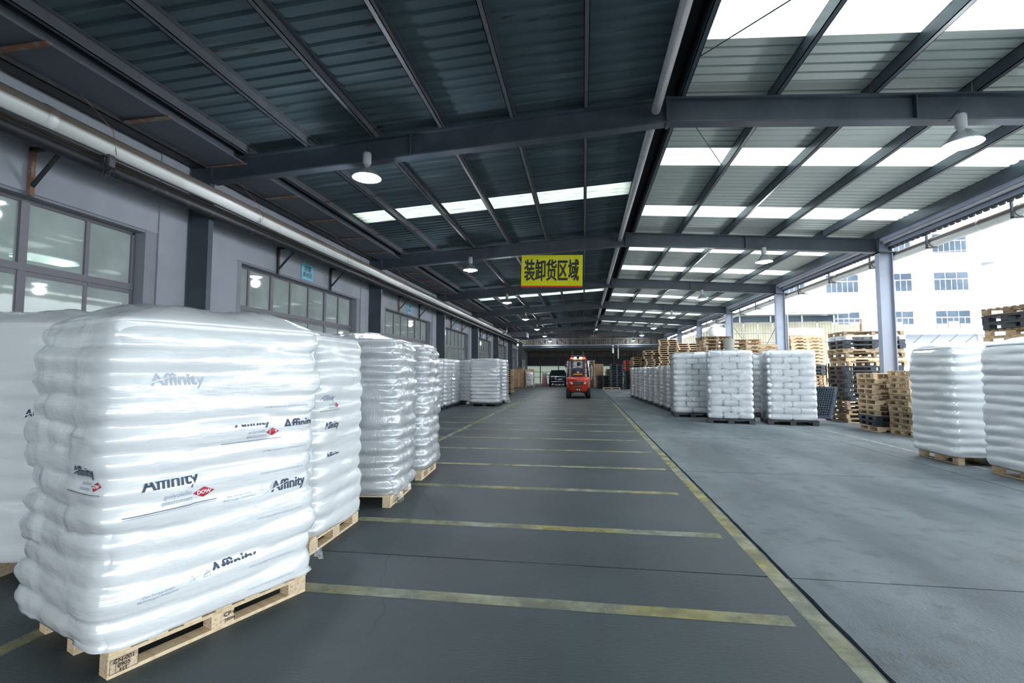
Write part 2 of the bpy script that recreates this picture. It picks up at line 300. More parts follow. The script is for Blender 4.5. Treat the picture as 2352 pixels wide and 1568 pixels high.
def text_mesh(txt, size, m, name='lettering', bold=0.0, sx=1.0, cut=None, sub=0.0, shear=0.0, extrude=0.0, fat=0.0):
    """flat lettering in the x-y plane, centred; cut=(ymin, ymax) trims it as a fold does"""
    cu = bpy.data.curves.new('t', 'FONT'); cu.body = txt; cu.size = size; cu.offset = bold; cu.align_x = 'CENTER'; cu.align_y = 'CENTER'
    cu.shear = shear; cu.extrude = extrude; cu.resolution_u = 3
    o = bpy.data.objects.new('t', cu); C.objects.link(o); bpy.context.view_layer.update()
    me = bpy.data.meshes.new_from_object(o.evaluated_get(bpy.context.evaluated_depsgraph_get()))
    bpy.data.objects.remove(o); bpy.data.curves.remove(cu)
    bm = bmesh.new(); bm.from_mesh(me)
    for v in bm.verts: v.co.x *= sx
    if fat:                                 # bold strokes: the same glyphs laid over each other, slightly shifted
        src = bm.verts[:] + bm.edges[:] + bm.faces[:]
        for k in range(8):
            d = bmesh.ops.duplicate(bm, geom=src)['geom']
            for v in d:
                if isinstance(v, bmesh.types.BMVert): v.co.x += fat * math.cos(k * math.pi / 4); v.co.y += fat * .6 * math.sin(k * math.pi / 4); v.co.z += .0001 * (k + 1)
    if cut:
        for yy, s in ((cut[0], -1), (cut[1], 1)):
            bmesh.ops.bisect_plane(bm, geom=bm.verts[:] + bm.edges[:] + bm.faces[:], plane_co=(0, yy, 0), plane_no=(0, s, 0), clear_outer=True)
    if sub and bm.verts:
        ys = [v.co.y for v in bm.verts]; xs = [v.co.x for v in bm.verts]
        for k in range(int(min(ys) / sub), int(max(ys) / sub) + 1):
            bmesh.ops.bisect_plane(bm, geom=bm.verts[:] + bm.edges[:] + bm.faces[:], plane_co=(0, k * sub, 0), plane_no=(0, 1, 0))
        for k in range(int(min(xs) / (3 * sub)), int(max(xs) / (3 * sub)) + 1):
            bmesh.ops.bisect_plane(bm, geom=bm.verts[:] + bm.edges[:] + bm.faces[:], plane_co=(k * 3 * sub, 0, 0), plane_no=(1, 0, 0))
    bm.to_mesh(me); bm.free(); me.name = name; me.materials.clear(); me.materials.append(m); return me

# ------------------------------------------------------------------ floor: slabs, joints, painted lines
floor = struct('floor', MB().box(-9.2, 12.1, -30, 56, -0.2, -0.06), M['joint'])
def jag(t, s, amp): return amp * (noise.noise(Vector((t * 3.1, s, 0))) + 0.6 * noise.noise(Vector((t * 11.0, s, 5))))
XJ = [-9.2, 1.60, 5.9, 12.1]; YJ = [-30, -16, -9, -3.8, 0.2] + [4.19 + 4.1 * k for k in range(13)]
for i in range(3):
    for j in range(len(YJ) - 1):
        x0, x1, y0, y1 = XJ[i], XJ[i + 1], YJ[j], YJ[j + 1]
        gap = (0.011 if x0 == 1.6 or x1 == 1.6 else 0.004); near = y0 < 14
        st = 0.12 if near else 1.0
        gx0 = gap if x0 == 1.6 else (0.005 if i else 0); gx1 = gap if x1 == 1.6 else (0.005 if i < 2 else 0); gy = 0.006
        pts = []
        ny = int((y1 - y0) / st); nx = int((x1 - x0) / (st * 1.5)) or 1
        for k in range(nx): t = x0 + (x1 - x0) * k / nx; pts.append((min(max(t, x0 + gx0), x1 - gx1), y0 + gy + abs(jag(t, y0, 0.008))))
        for k in range(ny): t = y0 + (y1 - y0) * k / ny; pts.append((x1 - gx1 - (abs(jag(t, x1, 0.016)) if i < 2 else 0), min(max(t, y0 + gy), y1 - gy)))
        for k in range(nx): t = x1 - (x1 - x0) * k / nx; pts.append((min(max(t, x0 + gx0), x1 - gx1), y1 - gy - abs(jag(t, y1 + 9, 0.008))))
        for k in range(ny): t = y1 - (y1 - y0) * k / ny; pts.append((x0 + gx0 + (abs(jag(t, x0 + 7, 0.016)) if i else 0), min(max(t, y0 + gy), y1 - gy)))
        ob('floor_slab', MB().prism(pts, 'z', -0.055, 0).mesh('floor_slab', M['conc'] if i == 0 else M['conc_r']), floor)
def strip(name, x0, x1, y0, y1, m, wob=0.006, lab=None):
    n = max(2, int(max(x1 - x0, y1 - y0) / 0.25)); mb = MB(); long_x = (x1 - x0) > (y1 - y0)
    for k in range(n + 1):
        if long_x:
            x = x0 + (x1 - x0) * k / n; a = wob * noise.noise(Vector((x * 4, y0, 1))); b = wob * noise.noise(Vector((x * 4, y1, 2))); mb.v += [(x, y0 + a, 0.002), (x, y1 + b, 0.002)]
        else:
            y = y0 + (y1 - y0) * k / n; a = wob * noise.noise(Vector((x0, y * 4, 1))); b = wob * noise.noise(Vector((x1, y * 4, 2))); mb.v += [(x0 + a, y, 0.002), (x1 + b, y, 0.002)]
    for k in range(n): q = 2 * k; mb.f.append((q, q + 1, q + 3, q + 2))
    o = ob(name, mb.mesh(name, m), floor)
    if lab: o['label'] = lab
    return o
for k in range(16):
    y = 3.48 + 1.645 * k - (0.04 if k == 3 else 0)
    strip('yellow_cross_stripe', -3.4 if k < 5 else -4.6, 1.34 if k != 2 else 1.24, y - 0.07, y + 0.07, M['paint'])
strip('yellow_lane_line', 1.44, 1.57, -8, 25, M['paint'], lab='long yellow line along the right of the aisle')
strip('yellow_lane_line', -3.45, -3.33, 2, 43, M['paint'], lab='long yellow line along the left of the aisle')
strip('white_lane_line', 6.6, 6.68, -4, 24, M['paint_w'], lab='faded white line on the right bay')
strip('yellow_lane_line', -4.5, -3.3, 1.9, 2.02, M['paint'], 0.03)

def crack(pts, wd):
    mb = MB(); P = []
    for (x0, y0), (x1, y1) in zip(pts, pts[1:]):
        for k in range(6): a = k / 6; P.append((x0 + (x1 - x0) * a + .012 * noise.noise(Vector((x0 * 9, a * 6, y0 * 7))), y0 + (y1 - y0) * a))
    for i, (x, y) in enumerate(P): ww = wd * (.5 + .5 * abs(noise.noise(Vector((i * .7, 1, 2))))); mb.v += [(x - ww, y, .0015), (x + ww, y, .0015)]
    for i in range(len(P) - 1): q = 2 * i; mb.f.append((q, q + 1, q + 3, q + 2))
    ob('hairline_crack', mb.mesh('hairline_crack', M['joint']), floor)
crack([(-1.73, 4.2), (-1.69, 3.98), (-1.64, 3.91), (-1.59, 3.69), (-1.53, 3.55), (-1.45, 3.4), (-1.36, 3.24), (-1.35, 3.09), (-1.33, 2.96), (-1.36, 2.91)], .002)
crack([(-2.24, 6.53), (-2.12, 6.31), (-1.97, 5.98), (-1.87, 5.85), (-1.75, 5.59), (-1.61, 5.35)], .002)
# outside ground
struct('ground', MB().box(-60, 120, -80, 140, -0.5, -0.21), M['apron'])
struct('trim_1', MB().box(12.1, 60, -60, 120, -0.3, -0.02), M['apron'])
struct('trim_2', MB().box(-30, 12.1, 56, 120, -0.3, -0.02), M['apron'])
struct('trim_3', MB().box(-40, 12.1, -60, -30, -0.3, -0.02), M['apron'])

# ------------------------------------------------------------------ steel frames
RXp, RZ = 1.087, 4.764; XL, ZL, XR, ZR = -5.33, 4.37, 6.78, 4.373      # rafter undersides (shell units)
def zr_bot(x): return RZ + (x - RXp) * ((RZ - ZL) / (RXp - XL) if x < RXp else -(RZ - ZR) / (XR - RXp))
def rafter(k, Y):
    t = ob('roof_rafter', None); t['kind'] = 'structure'
    D = 0.33; fw = 0.15; ft = 0.022
    for sgn, (xa, xb) in ((-1, (XL, RXp - 0.01)), (1, (RXp + 0.01, XR))):
        side = 'left' if sgn < 0 else 'right'
        for nm, lo, hi, hw in (('bottom_flange', 0, ft, fw / 2), ('web', ft, D - ft, 0.008), ('top_flange', D - ft, D, fw / 2)):
            P = []
            for zz in (lo, hi):
                for x, yy in ((xa, -hw), (xb, -hw), (xb, hw), (xa, hw)): P.append(S(x, Y / SS + yy, zr_bot(x) + zz))
            ob(nm, MB().quadbox(P).mesh(nm, M['steel']), t)
    mb = MB()                                  # ridge end plates, stiffeners
    for x in (RXp - 0.012, -2.3, 3.9):
        mb.quadbox([S(x + dx, Y / SS + dy, zr_bot(x) + zz) for zz in (-0.02 if abs(x - RXp) < .1 else 0.02, 0.34 if abs(x - RXp) < .1 else 0.31) for dx, dy in ((-.008, -fw / 2), (.03 if abs(x - RXp) < .1 else .008, -fw / 2), (.03 if abs(x - RXp) < .1 else .008, fw / 2), (-.008, fw / 2))])
    ob('stiffener_plate', mb.mesh('stiffener_plate', M['steel']), t)
    return t
for k, Y in enumerate(BY): rafter(k, Y)
def column(x0, x1, Y, side, k):
    t = ob('steel_column', None); t['kind'] = 'structure'
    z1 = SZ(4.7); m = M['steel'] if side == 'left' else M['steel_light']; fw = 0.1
    if side == 'left':     # I section, web across the hall, flanges facing it
        fw = .055
        for nm, b in (('flange', (x0, x0 + .02, Y - fw, Y + fw)), ('flange', (x1 - .02, x1, Y - fw, Y + fw)), ('web', (x0 + .02, x1 - .02, Y - .045, Y - .025))):
            ob(nm, MB().box(*b, 0, z1).mesh(nm, m), t)
    else:
        for nm, b in (('flange', (x0, x0 + .02, Y - fw, Y + fw)), ('flange', (x1 - .02, x1, Y - fw, Y + fw)), ('web', (x0 + .02, x1 - .02, Y - .01, Y + .01))):
            ob(nm, MB().box(*b, 0, SZ(4.66)).mesh(nm, m), t)
        ob('cap_bracket', MB().box(x0 - .03, x1 + .12, Y - .14, Y + .14, SZ(4.36), SZ(4.385)).box(x0 - .03, x0, Y - .14, Y + .14, SZ(4.36), SZ(4.72)).mesh('cap_bracket', M['steel']), t)
    ob('base_plate', MB().box(x0 - .05, x1 + .05, Y - .16, Y + .16, 0, .02).mesh('base_plate', m), t)
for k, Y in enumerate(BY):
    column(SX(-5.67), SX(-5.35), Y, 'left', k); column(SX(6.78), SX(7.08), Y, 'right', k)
# purlins (C sections), one per line over the whole length, split per bay
purl = [(-4.78, 1), (-3.85, 1), (-2.87, 1), (-1.9, 1), (-0.93, 1), (0.04, 1), (0.99, .8), (1.25, 1), (2.36, 1), (3.45, 1), (4.53, 1), (5.63, 1)]
for x, sc in purl:
    t = ob('purlin', None); t['kind'] = 'structure'
    zb = zr_bot(x) + 0.335; h = 0.16 * sc
    for k in range(len(BY) - 1):
        y0, y1 = BY[k] / SS, BY[k + 1] / SS
        mb = MB()
        for (a, b, c, d) in ((-.004, .004, 0, h), (-.004, .055, 0, .008), (-.004, .055, h - .008, h), (.048, .055, 0, .025)):
            mb.box(SX(x + a), SX(x + b), BY[k] + .01, BY[k + 1] - .01, SZ(zb + c), SZ(zb + d))
        ob('purlin_length', mb.mesh('purlin_length', M['purlin'] if x < 1.1 else M['steel']), t)
# ------------------------------------------------------------------ roof sheets
def sheet(x0, x1, y0, y1, m, zoff, pitch=0.18, prof_=((0, 0), (0.5, 0), (0.62, .02), (0.86, .02), (0.98, 0))):
    """ribbed sheet, ribs run down the slope"""
    mb = MB(); y = y0; prof = []
    while y < y1 - 1e-4:
        for dy, z in prof_:
            yy = y + dy * pitch
            if yy <= y1: prof.append((yy, z))
        y += pitch
    prof.append((y1, 0))
    for x in (x0, x1):
        for yy, z in prof: mb.v.append(S(x, yy, zr_bot(x) + zoff + z))
    n = len(prof)
    for i in range(n - 1): mb.f.append((i, i + 1, n + i + 1, n + i))
    return mb.mesh('roof_sheet', m)
YEND = 1.3
roofl = ob('ceiling', None); roofl['kind'] = 'structure'
roofr = ob('ceiling', None); roofr['kind'] = 'structure'; roofl['label'] = 'dark old corrugated roof slope on the left'; roofr['label'] = 'pale corrugated roof slope with skylight strips on the right'
ZO = 0.335 + 0.163
for k in range(len(BY) - 1):
    y0 = BY[k] / SS; y1 = y0 + 6 + (YEND if k == len(BY) - 2 else 0)
    if (k - 2) % 2 == 0:
        a, b = y0 + 3.06, y0 + 3.71
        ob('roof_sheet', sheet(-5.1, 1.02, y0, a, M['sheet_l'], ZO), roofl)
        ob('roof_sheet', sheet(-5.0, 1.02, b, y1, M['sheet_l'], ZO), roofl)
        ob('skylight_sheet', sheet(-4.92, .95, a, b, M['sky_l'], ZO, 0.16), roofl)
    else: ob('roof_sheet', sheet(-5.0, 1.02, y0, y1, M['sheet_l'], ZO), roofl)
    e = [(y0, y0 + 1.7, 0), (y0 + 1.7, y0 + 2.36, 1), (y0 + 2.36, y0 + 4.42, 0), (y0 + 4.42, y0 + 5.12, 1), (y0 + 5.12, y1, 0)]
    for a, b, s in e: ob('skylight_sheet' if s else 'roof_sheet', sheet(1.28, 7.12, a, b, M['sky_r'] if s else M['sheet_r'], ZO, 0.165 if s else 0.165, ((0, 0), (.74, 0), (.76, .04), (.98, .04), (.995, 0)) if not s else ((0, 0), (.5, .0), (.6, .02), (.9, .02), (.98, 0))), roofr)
for k in range(1):        # unseen extra bay behind the viewer, added to cut frontal sky light
    y0 = -6 - 6 * (k + 1) + .15; 
    ob('roof_sheet', sheet(-6.2, 1.02, y0, y0 + 6, M['sheet_l'], ZO, .36), roofl)  # left roof sheet of the added unseen bay
    for a, b, s_ in [(y0, y0 + 1.7, 0), (y0 + 1.7, y0 + 2.36, 1), (y0 + 2.36, y0 + 4.42, 0), (y0 + 4.42, y0 + 5.12, 1), (y0 + 5.12, y0 + 6, 0)]: ob('skylight_sheet' if s_ else 'roof_sheet', sheet(1.0, 7.12, a, b, M['sky_r'] if s_ else M['sheet_r'], ZO, .33), roofr)  # right roof and skylight sheets of the added unseen bay
struct('wall_unseen_behind', MB().box(SX(-6.1), SX(-5.7), -14.8, BY[0] - .1, 0, SZ(4.95)), M['plaster'])['label'] = 'unseen left wall added behind the viewer to hold back sky light'  # unseen wall of the added light-blocking bay
# ridge: cap above, dark trough, pale ridge pipe in lengths
mb = MB().box(SX(.9), SX(1.35), BY[0], BY[-1], SZ(5.36), SZ(5.38))
for x in (1.0, 1.24): mb.box(SX(x), SX(x + .01), BY[0], BY[-1], SZ(5.2), SZ(5.37))
struct('trim_4', mb, M['black'])['label'] = 'dark ridge cap along the roof top'
mb = MB().box(SX(1.0), SX(1.05), BY[0], BY[-1], SZ(5.1), SZ(5.12)); struct('trim_5', mb, M['steel'])
for k in range(len(BY) - 1):
    t = tag(ob('ridge_pipe', MB().tube([S(.93, BY[k] / SS + .02, 4.9), S(.93, BY[k + 1] / SS - .12, 4.9)], .07, 14).mesh('ridge_pipe', M['pipe_g'], True)), 'grey pipe under the roof ridge, run between rafters %s and %s from the near end' % (ORD[k + 1].replace('second lowest', 'two'), ORD[k + 2]), 'pipe', 'ridge pipe lengths under the roof')
    t['label'] = ['grey ridge pipe length behind the viewer', 'grey ridge pipe length just overhead', 'nearest grey ridge pipe length, ending at the first rafter', 'grey ridge pipe length between the first and second rafters in view', 'grey ridge pipe length between the second rafter and the yellow sign', 'grey ridge pipe length beyond the yellow hanging sign', 'grey ridge pipe length fourth from the yellow sign', 'farthest grey ridge pipe length by the end truss'][min(k, 7)]
# left gutter, black eave beam, straps, upper wall strip
struct('trim_6', MB().box(SX(-5.42), SX(-4.84), BY[0], BY[-1], SZ(4.64), SZ(4.66)).box(SX(-6.3), SX(-4.7), BY[0], BY[-1], SZ(4.98), SZ(5.0)).box(SX(-4.99), SX(-4.97), BY[0], BY[-1], SZ(4.66), SZ(4.98)), M['gutter'])['label'] = 'grey valley gutter over the left wall'
struct('trim_7', MB().box(SX(-5.62), SX(-5.44), BY[0], BY[-1], SZ(4.6), SZ(4.74)).box(SX(-5.46), SX(-5.42), BY[0], BY[-1], SZ(4.6), SZ(4.68)), M['black'])['label'] = 'black eave beam over the left wall'
for k in range(28):
    y = 1.3 * k * SS + 2.8
    if y < 51: tag(ob('gutter_strap', MB().bar(S(-5.5, y / SS, 4.61), S(-4.8, y / SS, 4.63), .07, .02).mesh('gutter_strap', M['rust'])), 'rusty strap across the left gutter, ' + ('nearest one' if k == 0 else ORD[k].replace('second lowest', 'second') + ' from the near end'), 'strap', 'rusty gutter straps along the left eave')

# tie rods on the roof
def rods(pts, lab, nm='tie_rod', r=.008, m='black', cat='rod', grp=None):
    o = ob(nm, MB().tube(pts, r, 6).mesh(nm, M[m])); return tag(o, lab, cat, grp)
for k in range(2, 7):
    y0 = BY[k] / SS
    for off in (2.0, 4.2):
        rods([S(x, y0 + off, zr_bot(x) + .37) for x in (-4.8, -2.4, .9)], 'thin sag rod through the left purlins, %s rod, %s bay in view' % ('nearer' if off < 3 else 'farther', ['first', 'second', 'third', 'fourth', 'fifth'][k - 2]), r=.008, grp='sag rods of the left roof')
rods([S(1.3, 5.3, zr_bot(1.3) + .33), S(2.5, 3.8, 5.0)], 'dark diagonal brace rod on the near right roof', 'brace_rod')
rods([S(1.3, 6.2, 4.98), S(2.4, 8.3, 4.98)], 'rusty diagonal brace rod past the first rafter on the right', 'brace_rod')
for k in (4, 5):
    y0 = BY[k] / SS
    rods([S(1.4, y0, 5.03), S(6.7, y0 + 6, 4.68)], 'thin crossing wind brace rod on the right roof beyond the %s rafter' % ('second' if k == 4 else 'third'), 'brace_rod', .006)
    rods([S(6.7, y0, 4.68), S(1.4, y0 + 6, 5.03)], 'thin wind brace rod running back to the ridge beyond the %s rafter' % ('second' if k == 4 else 'third'), 'brace_rod', .006)

# ------------------------------------------------------------------ left wall with windows
XW = SX(-5.7); XB = SX(-5.72); XG = SX(-5.9)
wall = ob('wall_left', None); wall['kind'] = 'structure'
nb = 0
zt, zm, zs = SZ(3.46), SZ(2.74), 0.95
ztop = SZ(4.74)
wins = []
for k in range(len(BY) - 1):
    yb = BY[k]                       # column plane
    g0, g1 = yb + SX(1.16), yb + SX(5.31)      # window opening
    wins.append((g0, g1))
    P = [('wall_pier', MB().box(XW - .5, XW, yb - SX(.5), yb + SX(1.0), 0, ztop)),
         ('wall_band', MB().box(XB - .35, XB, yb + SX(1.0), yb + SX(5.5), SZ(3.5), ztop)),
         ('wall_sill', MB().box(XB - .35, XB, yb + SX(1.0), yb + SX(5.5), 0, zs)),
         ('ledge_moulding', MB().box(XB, XB + .025, yb + SX(1.0), yb + SX(5.5), SZ(4.0), SZ(4.03)))]
    for nm, mb in P: ob(nm, mb.mesh(nm, M['plaster']), wall)
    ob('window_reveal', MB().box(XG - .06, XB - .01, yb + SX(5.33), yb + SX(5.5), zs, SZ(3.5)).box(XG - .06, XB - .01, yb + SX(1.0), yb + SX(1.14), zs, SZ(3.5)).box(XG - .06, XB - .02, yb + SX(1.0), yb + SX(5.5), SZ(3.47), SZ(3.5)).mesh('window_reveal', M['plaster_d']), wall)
nwin = 0
div_a = [1.16, 2.73, 3.34, 4.23 - .0, 4.5, 4.85, 5.31]
for k in range(len(BY) - 1):
    yb = BY[k]; nwin += 1
    t = ob('window_%d' % nwin, None); t['kind'] = 'structure'
    if k == 1: divs = [1.16, 2.3, 2.9, 3.45, 4.05, 4.72, 5.31]; thick = {2.9, 4.05}
    else: divs = [1.16, 1.53, 2.16, 2.76, 3.41, 4.07, 4.69, 5.31]; thick = {2.16, 4.07}
    fr = MB(); w = .035
    for d in (divs[0], divs[-1]): fr.box(XG - .05, XG + .03, yb + SX(d) - w, yb + SX(d) + w, zs, zt)
    for z in (zs, zt - .03): fr.box(XG - .05, XG + .03, yb + SX(divs[0]), yb + SX(divs[-1]), z, z + .06)
    ob('window_frame', fr.mesh('window_frame', M['frame']), t)
    ob('transom', MB().box(XG - .05, XG + .045, yb + SX(divs[0]), yb + SX(divs[-1]), zm - .05, zm + .05).mesh('transom', M['frame']), t)
    for d in divs[1:-1]:
        ww = .05 if d in thick else .028
        ob('mullion', MB().box(XG - .05, XG + (.04 if d in thick else .025), yb + SX(d) - ww, yb + SX(d) + ww, zs, zt).mesh('mullion', M['frame']), t)
    for a, b in zip(divs, divs[1:]):
        for z0, z1 in ((zm, zt), (zs, zm)):
            sash = z0 == zs; dx = .01 if sash else -.012
            ob('pane', MB().box(XG + dx, XG + dx + .006, yb + SX(a) + .02, yb + SX(b) - .02, z0 + .02, z1 - .02).mesh('pane', M['pane']), t)
            if sash: ob('sash_rail', MB().box(XG - .0, XG + .03, yb + SX(a) + .03, yb + SX(b) - .03, z1 - .11, z1 - .06).mesh('sash_rail', M['frame']), t)
# room behind the left windows
rm = MB(); rx0 = XG - 9; rx1 = XW - .36
rm.box(rx0, rx1 - .0, BY[0], BY[-1], SZ(3.9), SZ(3.95)); rm.box(rx0 - .1, rx0, BY[0], BY[-1], 0, SZ(3.95)); rm.box(rx0, XW - .5, BY[0] - .1, BY[0], 0, SZ(3.95)); rm.box(rx0, XW - .5, BY[-1], BY[-1] + .1, 0, SZ(3.95)); rm.box(rx0, XW - .5, BY[0], BY[-1], -.05, -.002)
struct('wall_room', rm, M['room'])['label'] = 'plain pale room seen through the left windows'
for k in range(12):
    y = -4 + 4.7 * k
    for x in (XG - 2.2, XG - 6):
        tag(ob('ceiling_lamp', MB().box(x - .3, x + .3, y - .6, y + .6, SZ(3.84), SZ(3.86)).mesh('ceiling_lamp', M['panel_lit'])), 'lit panel lamp in the room behind the left windows', 'lamp', 'panel lamps in the room behind the windows')

# small signs on the left wall
def wall_sign(y0, z0, z1, wy, lab, txt, line2):
    t = thing('wall_sign', lab, 'sign', (XB + .02, y0 + wy / 2, z0))
    ob('sign_board', MB().box(-.015, 0, -wy / 2, wy / 2, 0, z1 - z0).mesh('sign_board', M['cyan']), t)
    for s, zz in ((txt, .7), (line2, .3)):
        me = text_mesh(s, .165 if len(s) < 3 else .145, M['blackink'], fat=.0025)
        ob('lettering', me, t, (.003, 0, (z1 - z0) * zz), (rad(90), 0, rad(90)))
for k, Y in enumerate(BY[2:6]):
    yy = Y + SX(2.85)
    wall_sign(yy, SZ(3.5 + .0) + .03 if 0 else SZ(3.53), SZ(3.86), SX(.42), ['cyan wall sign with black characters over the second window', 'small cyan wall sign over the third window', 'smaller cyan wall sign over the fourth window', 'farthest cyan wall sign, mostly hidden by pipes'][k], '滚镀', '素材区')
t = thing('wall_banner', 'vertical yellow banner with red marks on the far left wall', 'banner', (SX(-5.66) + .03, SX(30.6), 0))
ob('banner_cloth', MB().box(-.02, 0, -.35, .35, 1.9, 3.9).mesh('banner_cloth', mat('banner_orange', (0.8, 0.42, 0.03), 0.7)), t)
for z in (2.0, 2.45, 2.95, 3.35, 3.75):
    ob('banner_mark', MB().box(0, .006, -.24, .24, z, z + .07).box(0, .006, -.05, .03, z - .07, z + .12).mesh('banner_mark', M['redband']), t)

# ------------------------------------------------------------------ left pipes and brackets
def pipe_run(nm, lab, x, z, r, m, y0=-6.5, y1=51.5, joints=0, n=18):
    t = thing(nm, lab, 'pipe', (x, y0, z))
    ob('pipe_body', MB().tube([(0, 0, 0), (0, y1 - y0, 0)], r, n).mesh('pipe_body', m, True), t)
    if joints:
        y = joints
        while y < y1 - y0: ob('pipe_collar', MB().tube([(0, y, 0), (0, y + .12, 0)], r * 1.06, n).mesh('pipe_collar', m, True), t); y += joints
    return t
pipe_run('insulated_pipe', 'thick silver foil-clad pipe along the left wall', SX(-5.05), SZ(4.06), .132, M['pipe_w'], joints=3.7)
pipe_run('steel_pipe', 'dark steel pipe under the silver pipe on the left wall', SX(-5.26), SZ(3.9), .085, M['pipe_d'], joints=5)
tag(ob('cable_tray', MB().box(SX(-5.24), SX(-5.16), -6.5, 51.5, SZ(3.965), SZ(3.98)).mesh('cable_tray', M['tray'])), 'dusty brown cable tray between the left pipes', 'tray')
tag(ob('cable', MB().tube([(SX(-5.02), -6 + i * 1.9, SZ(3.935) + .012 * math.sin(i * 2.1)) for i in range(31)], .014, 6).mesh('cable', M['black'])), 'black cable clipped along the underside of the silver pipe', 'cable')
br = []
for k in range(-1, 8):
    for off in (2.0, 3.9):
        y = 6.15 * SS + SX(6) * (k - 1) + SX(off) + (SX(.05))
        if y > 50 or y < 2: continue
        br.append(y)
for i, y in enumerate(br):
    t = thing('pipe_bracket', 'triangular wall bracket under the left pipes, ' + ('nearest one' if i == 0 else ORD[i].replace('second lowest', 'second') + ' from the near end'), 'bracket', (XW, y, SZ(3.5)), 0, 'triangular brackets under the left pipes')
    hgt = SX(.47); L_ = SX(.42)
    ob('wall_leg', MB().box(0, .05, -.025, .025, -.05, hgt).mesh('wall_leg', M['rust'] if i % 3 == 1 else M['black']), t)
    ob('arm', MB().box(0, L_, -.025, .025, hgt - .05, hgt).mesh('arm', M['black']), t)
    ob('brace', MB().bar((.03, 0, .06), (L_ - .03, 0, hgt - .04), .045, .03).mesh('brace', M['black']), t)
for i, yy in enumerate((4.35 * SS, 6.2 * SS + .6, 9.5 * SS, 13 * SS, 17 * SS, 21 * SS)):
    rods([S(-5.3, yy / SS - .12, 4.6), S(-4.95, yy / SS - .05, 4.2), S(-4.95, yy / SS, 3.95)], 'thin wire tying the left pipes to the eave beam', 'hanger_wire', .005, 'rust', 'wire', 'wires tying up the left pipes')
t = thing('cable_bundle', 'black tangled cable reel hanging from the left pipes', 'cable', S(-5.06, 4.36, 3.98))
ob('coil', MB().tube([(.02 * math.sin(a * 1.7), .07 * math.cos(a), .11 * math.sin(a) - .1) for a in [i * .5 for i in range(40)]], .014, 5).mesh('coil', M['black']), t)
ob('housing', MB().box(-.06, .06, -.06, .06, -.2, .02).mesh('housing', M['dark'], bevel=.02), t)
mb = MB()
for i in range(6): mb.tube([(.02 * i - .05, .02 * (i % 3), -.18), (.03 * i - .08, .05 * (i % 2) - .03, -.32)], .006, 5)
ob('loose_end', mb.mesh('loose_end', M['black']), t)
t = thing('elbow_pipe', 'white elbow pipe hanging over the far left pipe run', 'pipe', S(-4.75, 29.6, 3.98))
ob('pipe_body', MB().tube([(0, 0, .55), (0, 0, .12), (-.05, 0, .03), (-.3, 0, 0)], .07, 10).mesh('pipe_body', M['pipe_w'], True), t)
tag(ob('duct_box', MB().box(*[SX(v) for v in (-5.6, -3.9)], SX(33.2), SX(34.6), SZ(3.98), SZ(4.36)).mesh('duct_box', M['gutter'], bevel=.03)), 'grey box duct under the far left roof', 'duct')

# ------------------------------------------------------------------ right eave: beam, gutter, pipe, hangers
struct('trim_8', MB().box(SX(6.72), SX(6.74), BY[0], BY[-1], SZ(4.68), SZ(4.92)).box(SX(6.74), SX(6.8), BY[0], BY[-1], SZ(4.68), SZ(4.69)).box(SX(6.74), SX(6.8), BY[0], BY[-1], SZ(4.91), SZ(4.92)), M['steel'])['label'] = 'steel eave purlin on the right'
struct('trim_9', MB().box(SX(6.8), SX(7.02), BY[0], BY[-1], SZ(4.62), SZ(4.63)).box(SX(6.8), SX(6.805), BY[0], BY[-1], SZ(4.63), SZ(4.76)).box(SX(7.02), SX(7.03), BY[0], BY[-1], SZ(4.5), SZ(4.82)).box(SX(6.96), SX(7.03), BY[0], BY[-1], SZ(4.5), SZ(4.51)), M['steel_light'])['label'] = 'grey metal eave gutter on the right'
struct('trim_10', MB().tube([S(6.9, BY[0] / SS, 4.6), S(6.9, BY[-1] / SS, 4.6)], .045, 10), M['pipe_g'])
mb = MB()
y = BY[0]
while y < BY[-1]: mb.box(SX(7.03), SX(7.07), y, y + .2, SZ(4.48), SZ(4.82)); mb.box(SX(7.03), SX(7.07), y + .03, y + .15, SZ(4.445), SZ(4.481)); y += .2
struct('trim_11', mb, M['farwall'])['label'] = 'dark serrated sheet edge over the right gutter'
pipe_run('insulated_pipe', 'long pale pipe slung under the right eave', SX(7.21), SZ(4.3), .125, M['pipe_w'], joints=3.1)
y = BY[0] + 1
i = 0
y = BY[1] + 8.5
while y < 50:
    i += 1
    t = thing('pipe_hanger', 'steel hanger of the pale right eave pipe, ' + ('nearest one' if i == 1 else ORD[i - 1].replace('second lowest', 'second') + ' from the near end'), 'hanger', (SX(7.21), y, SZ(4.3)), 0, 'hangers of the right eave pipe')
    ob('drop_bar', MB().box(-.2, -.16, -.02, .02, -.16, .48).mesh('drop_bar', M['steel']), t)
    ob('cradle', MB().box(-.2, .17, -.02, .02, -.17, -.14).mesh('cradle', M['steel']), t)
    ob('u_bolt', MB().tube([(.14 * math.cos(a), .0, .14 * math.sin(a)) for a in [math.pi * j / 10 * 2 for j in range(11)]], .008, 5).mesh('u_bolt', M['dark']), t)
    y += 2.5
for Y in (BY[4],):
    t = thing('downpipe', 'pale grey downpipe on the far side of the second visible right column', 'pipe', (SX(7.12) + .1, Y + .16, 0))
    ob('pipe_body', MB().tube([(0, 0, 0), (0, 0, 4.1), (-.1, 0, 4.22)], .055, 12).mesh('pipe_body', M['pipe_g'], True), t)
    for z in (1.2, 2.4, 3.6): ob('clip', MB().box(-.07, .07, -.02, .02, z, z + .04).mesh('clip', M['steel_light']), t)
rods([(SX(7.1), BY[4] + .2, 4.2), (SX(7.1), BY[4] + 5, 1.2)], 'dark diagonal stay wire beside the second right column', 'stay_wire', .012)
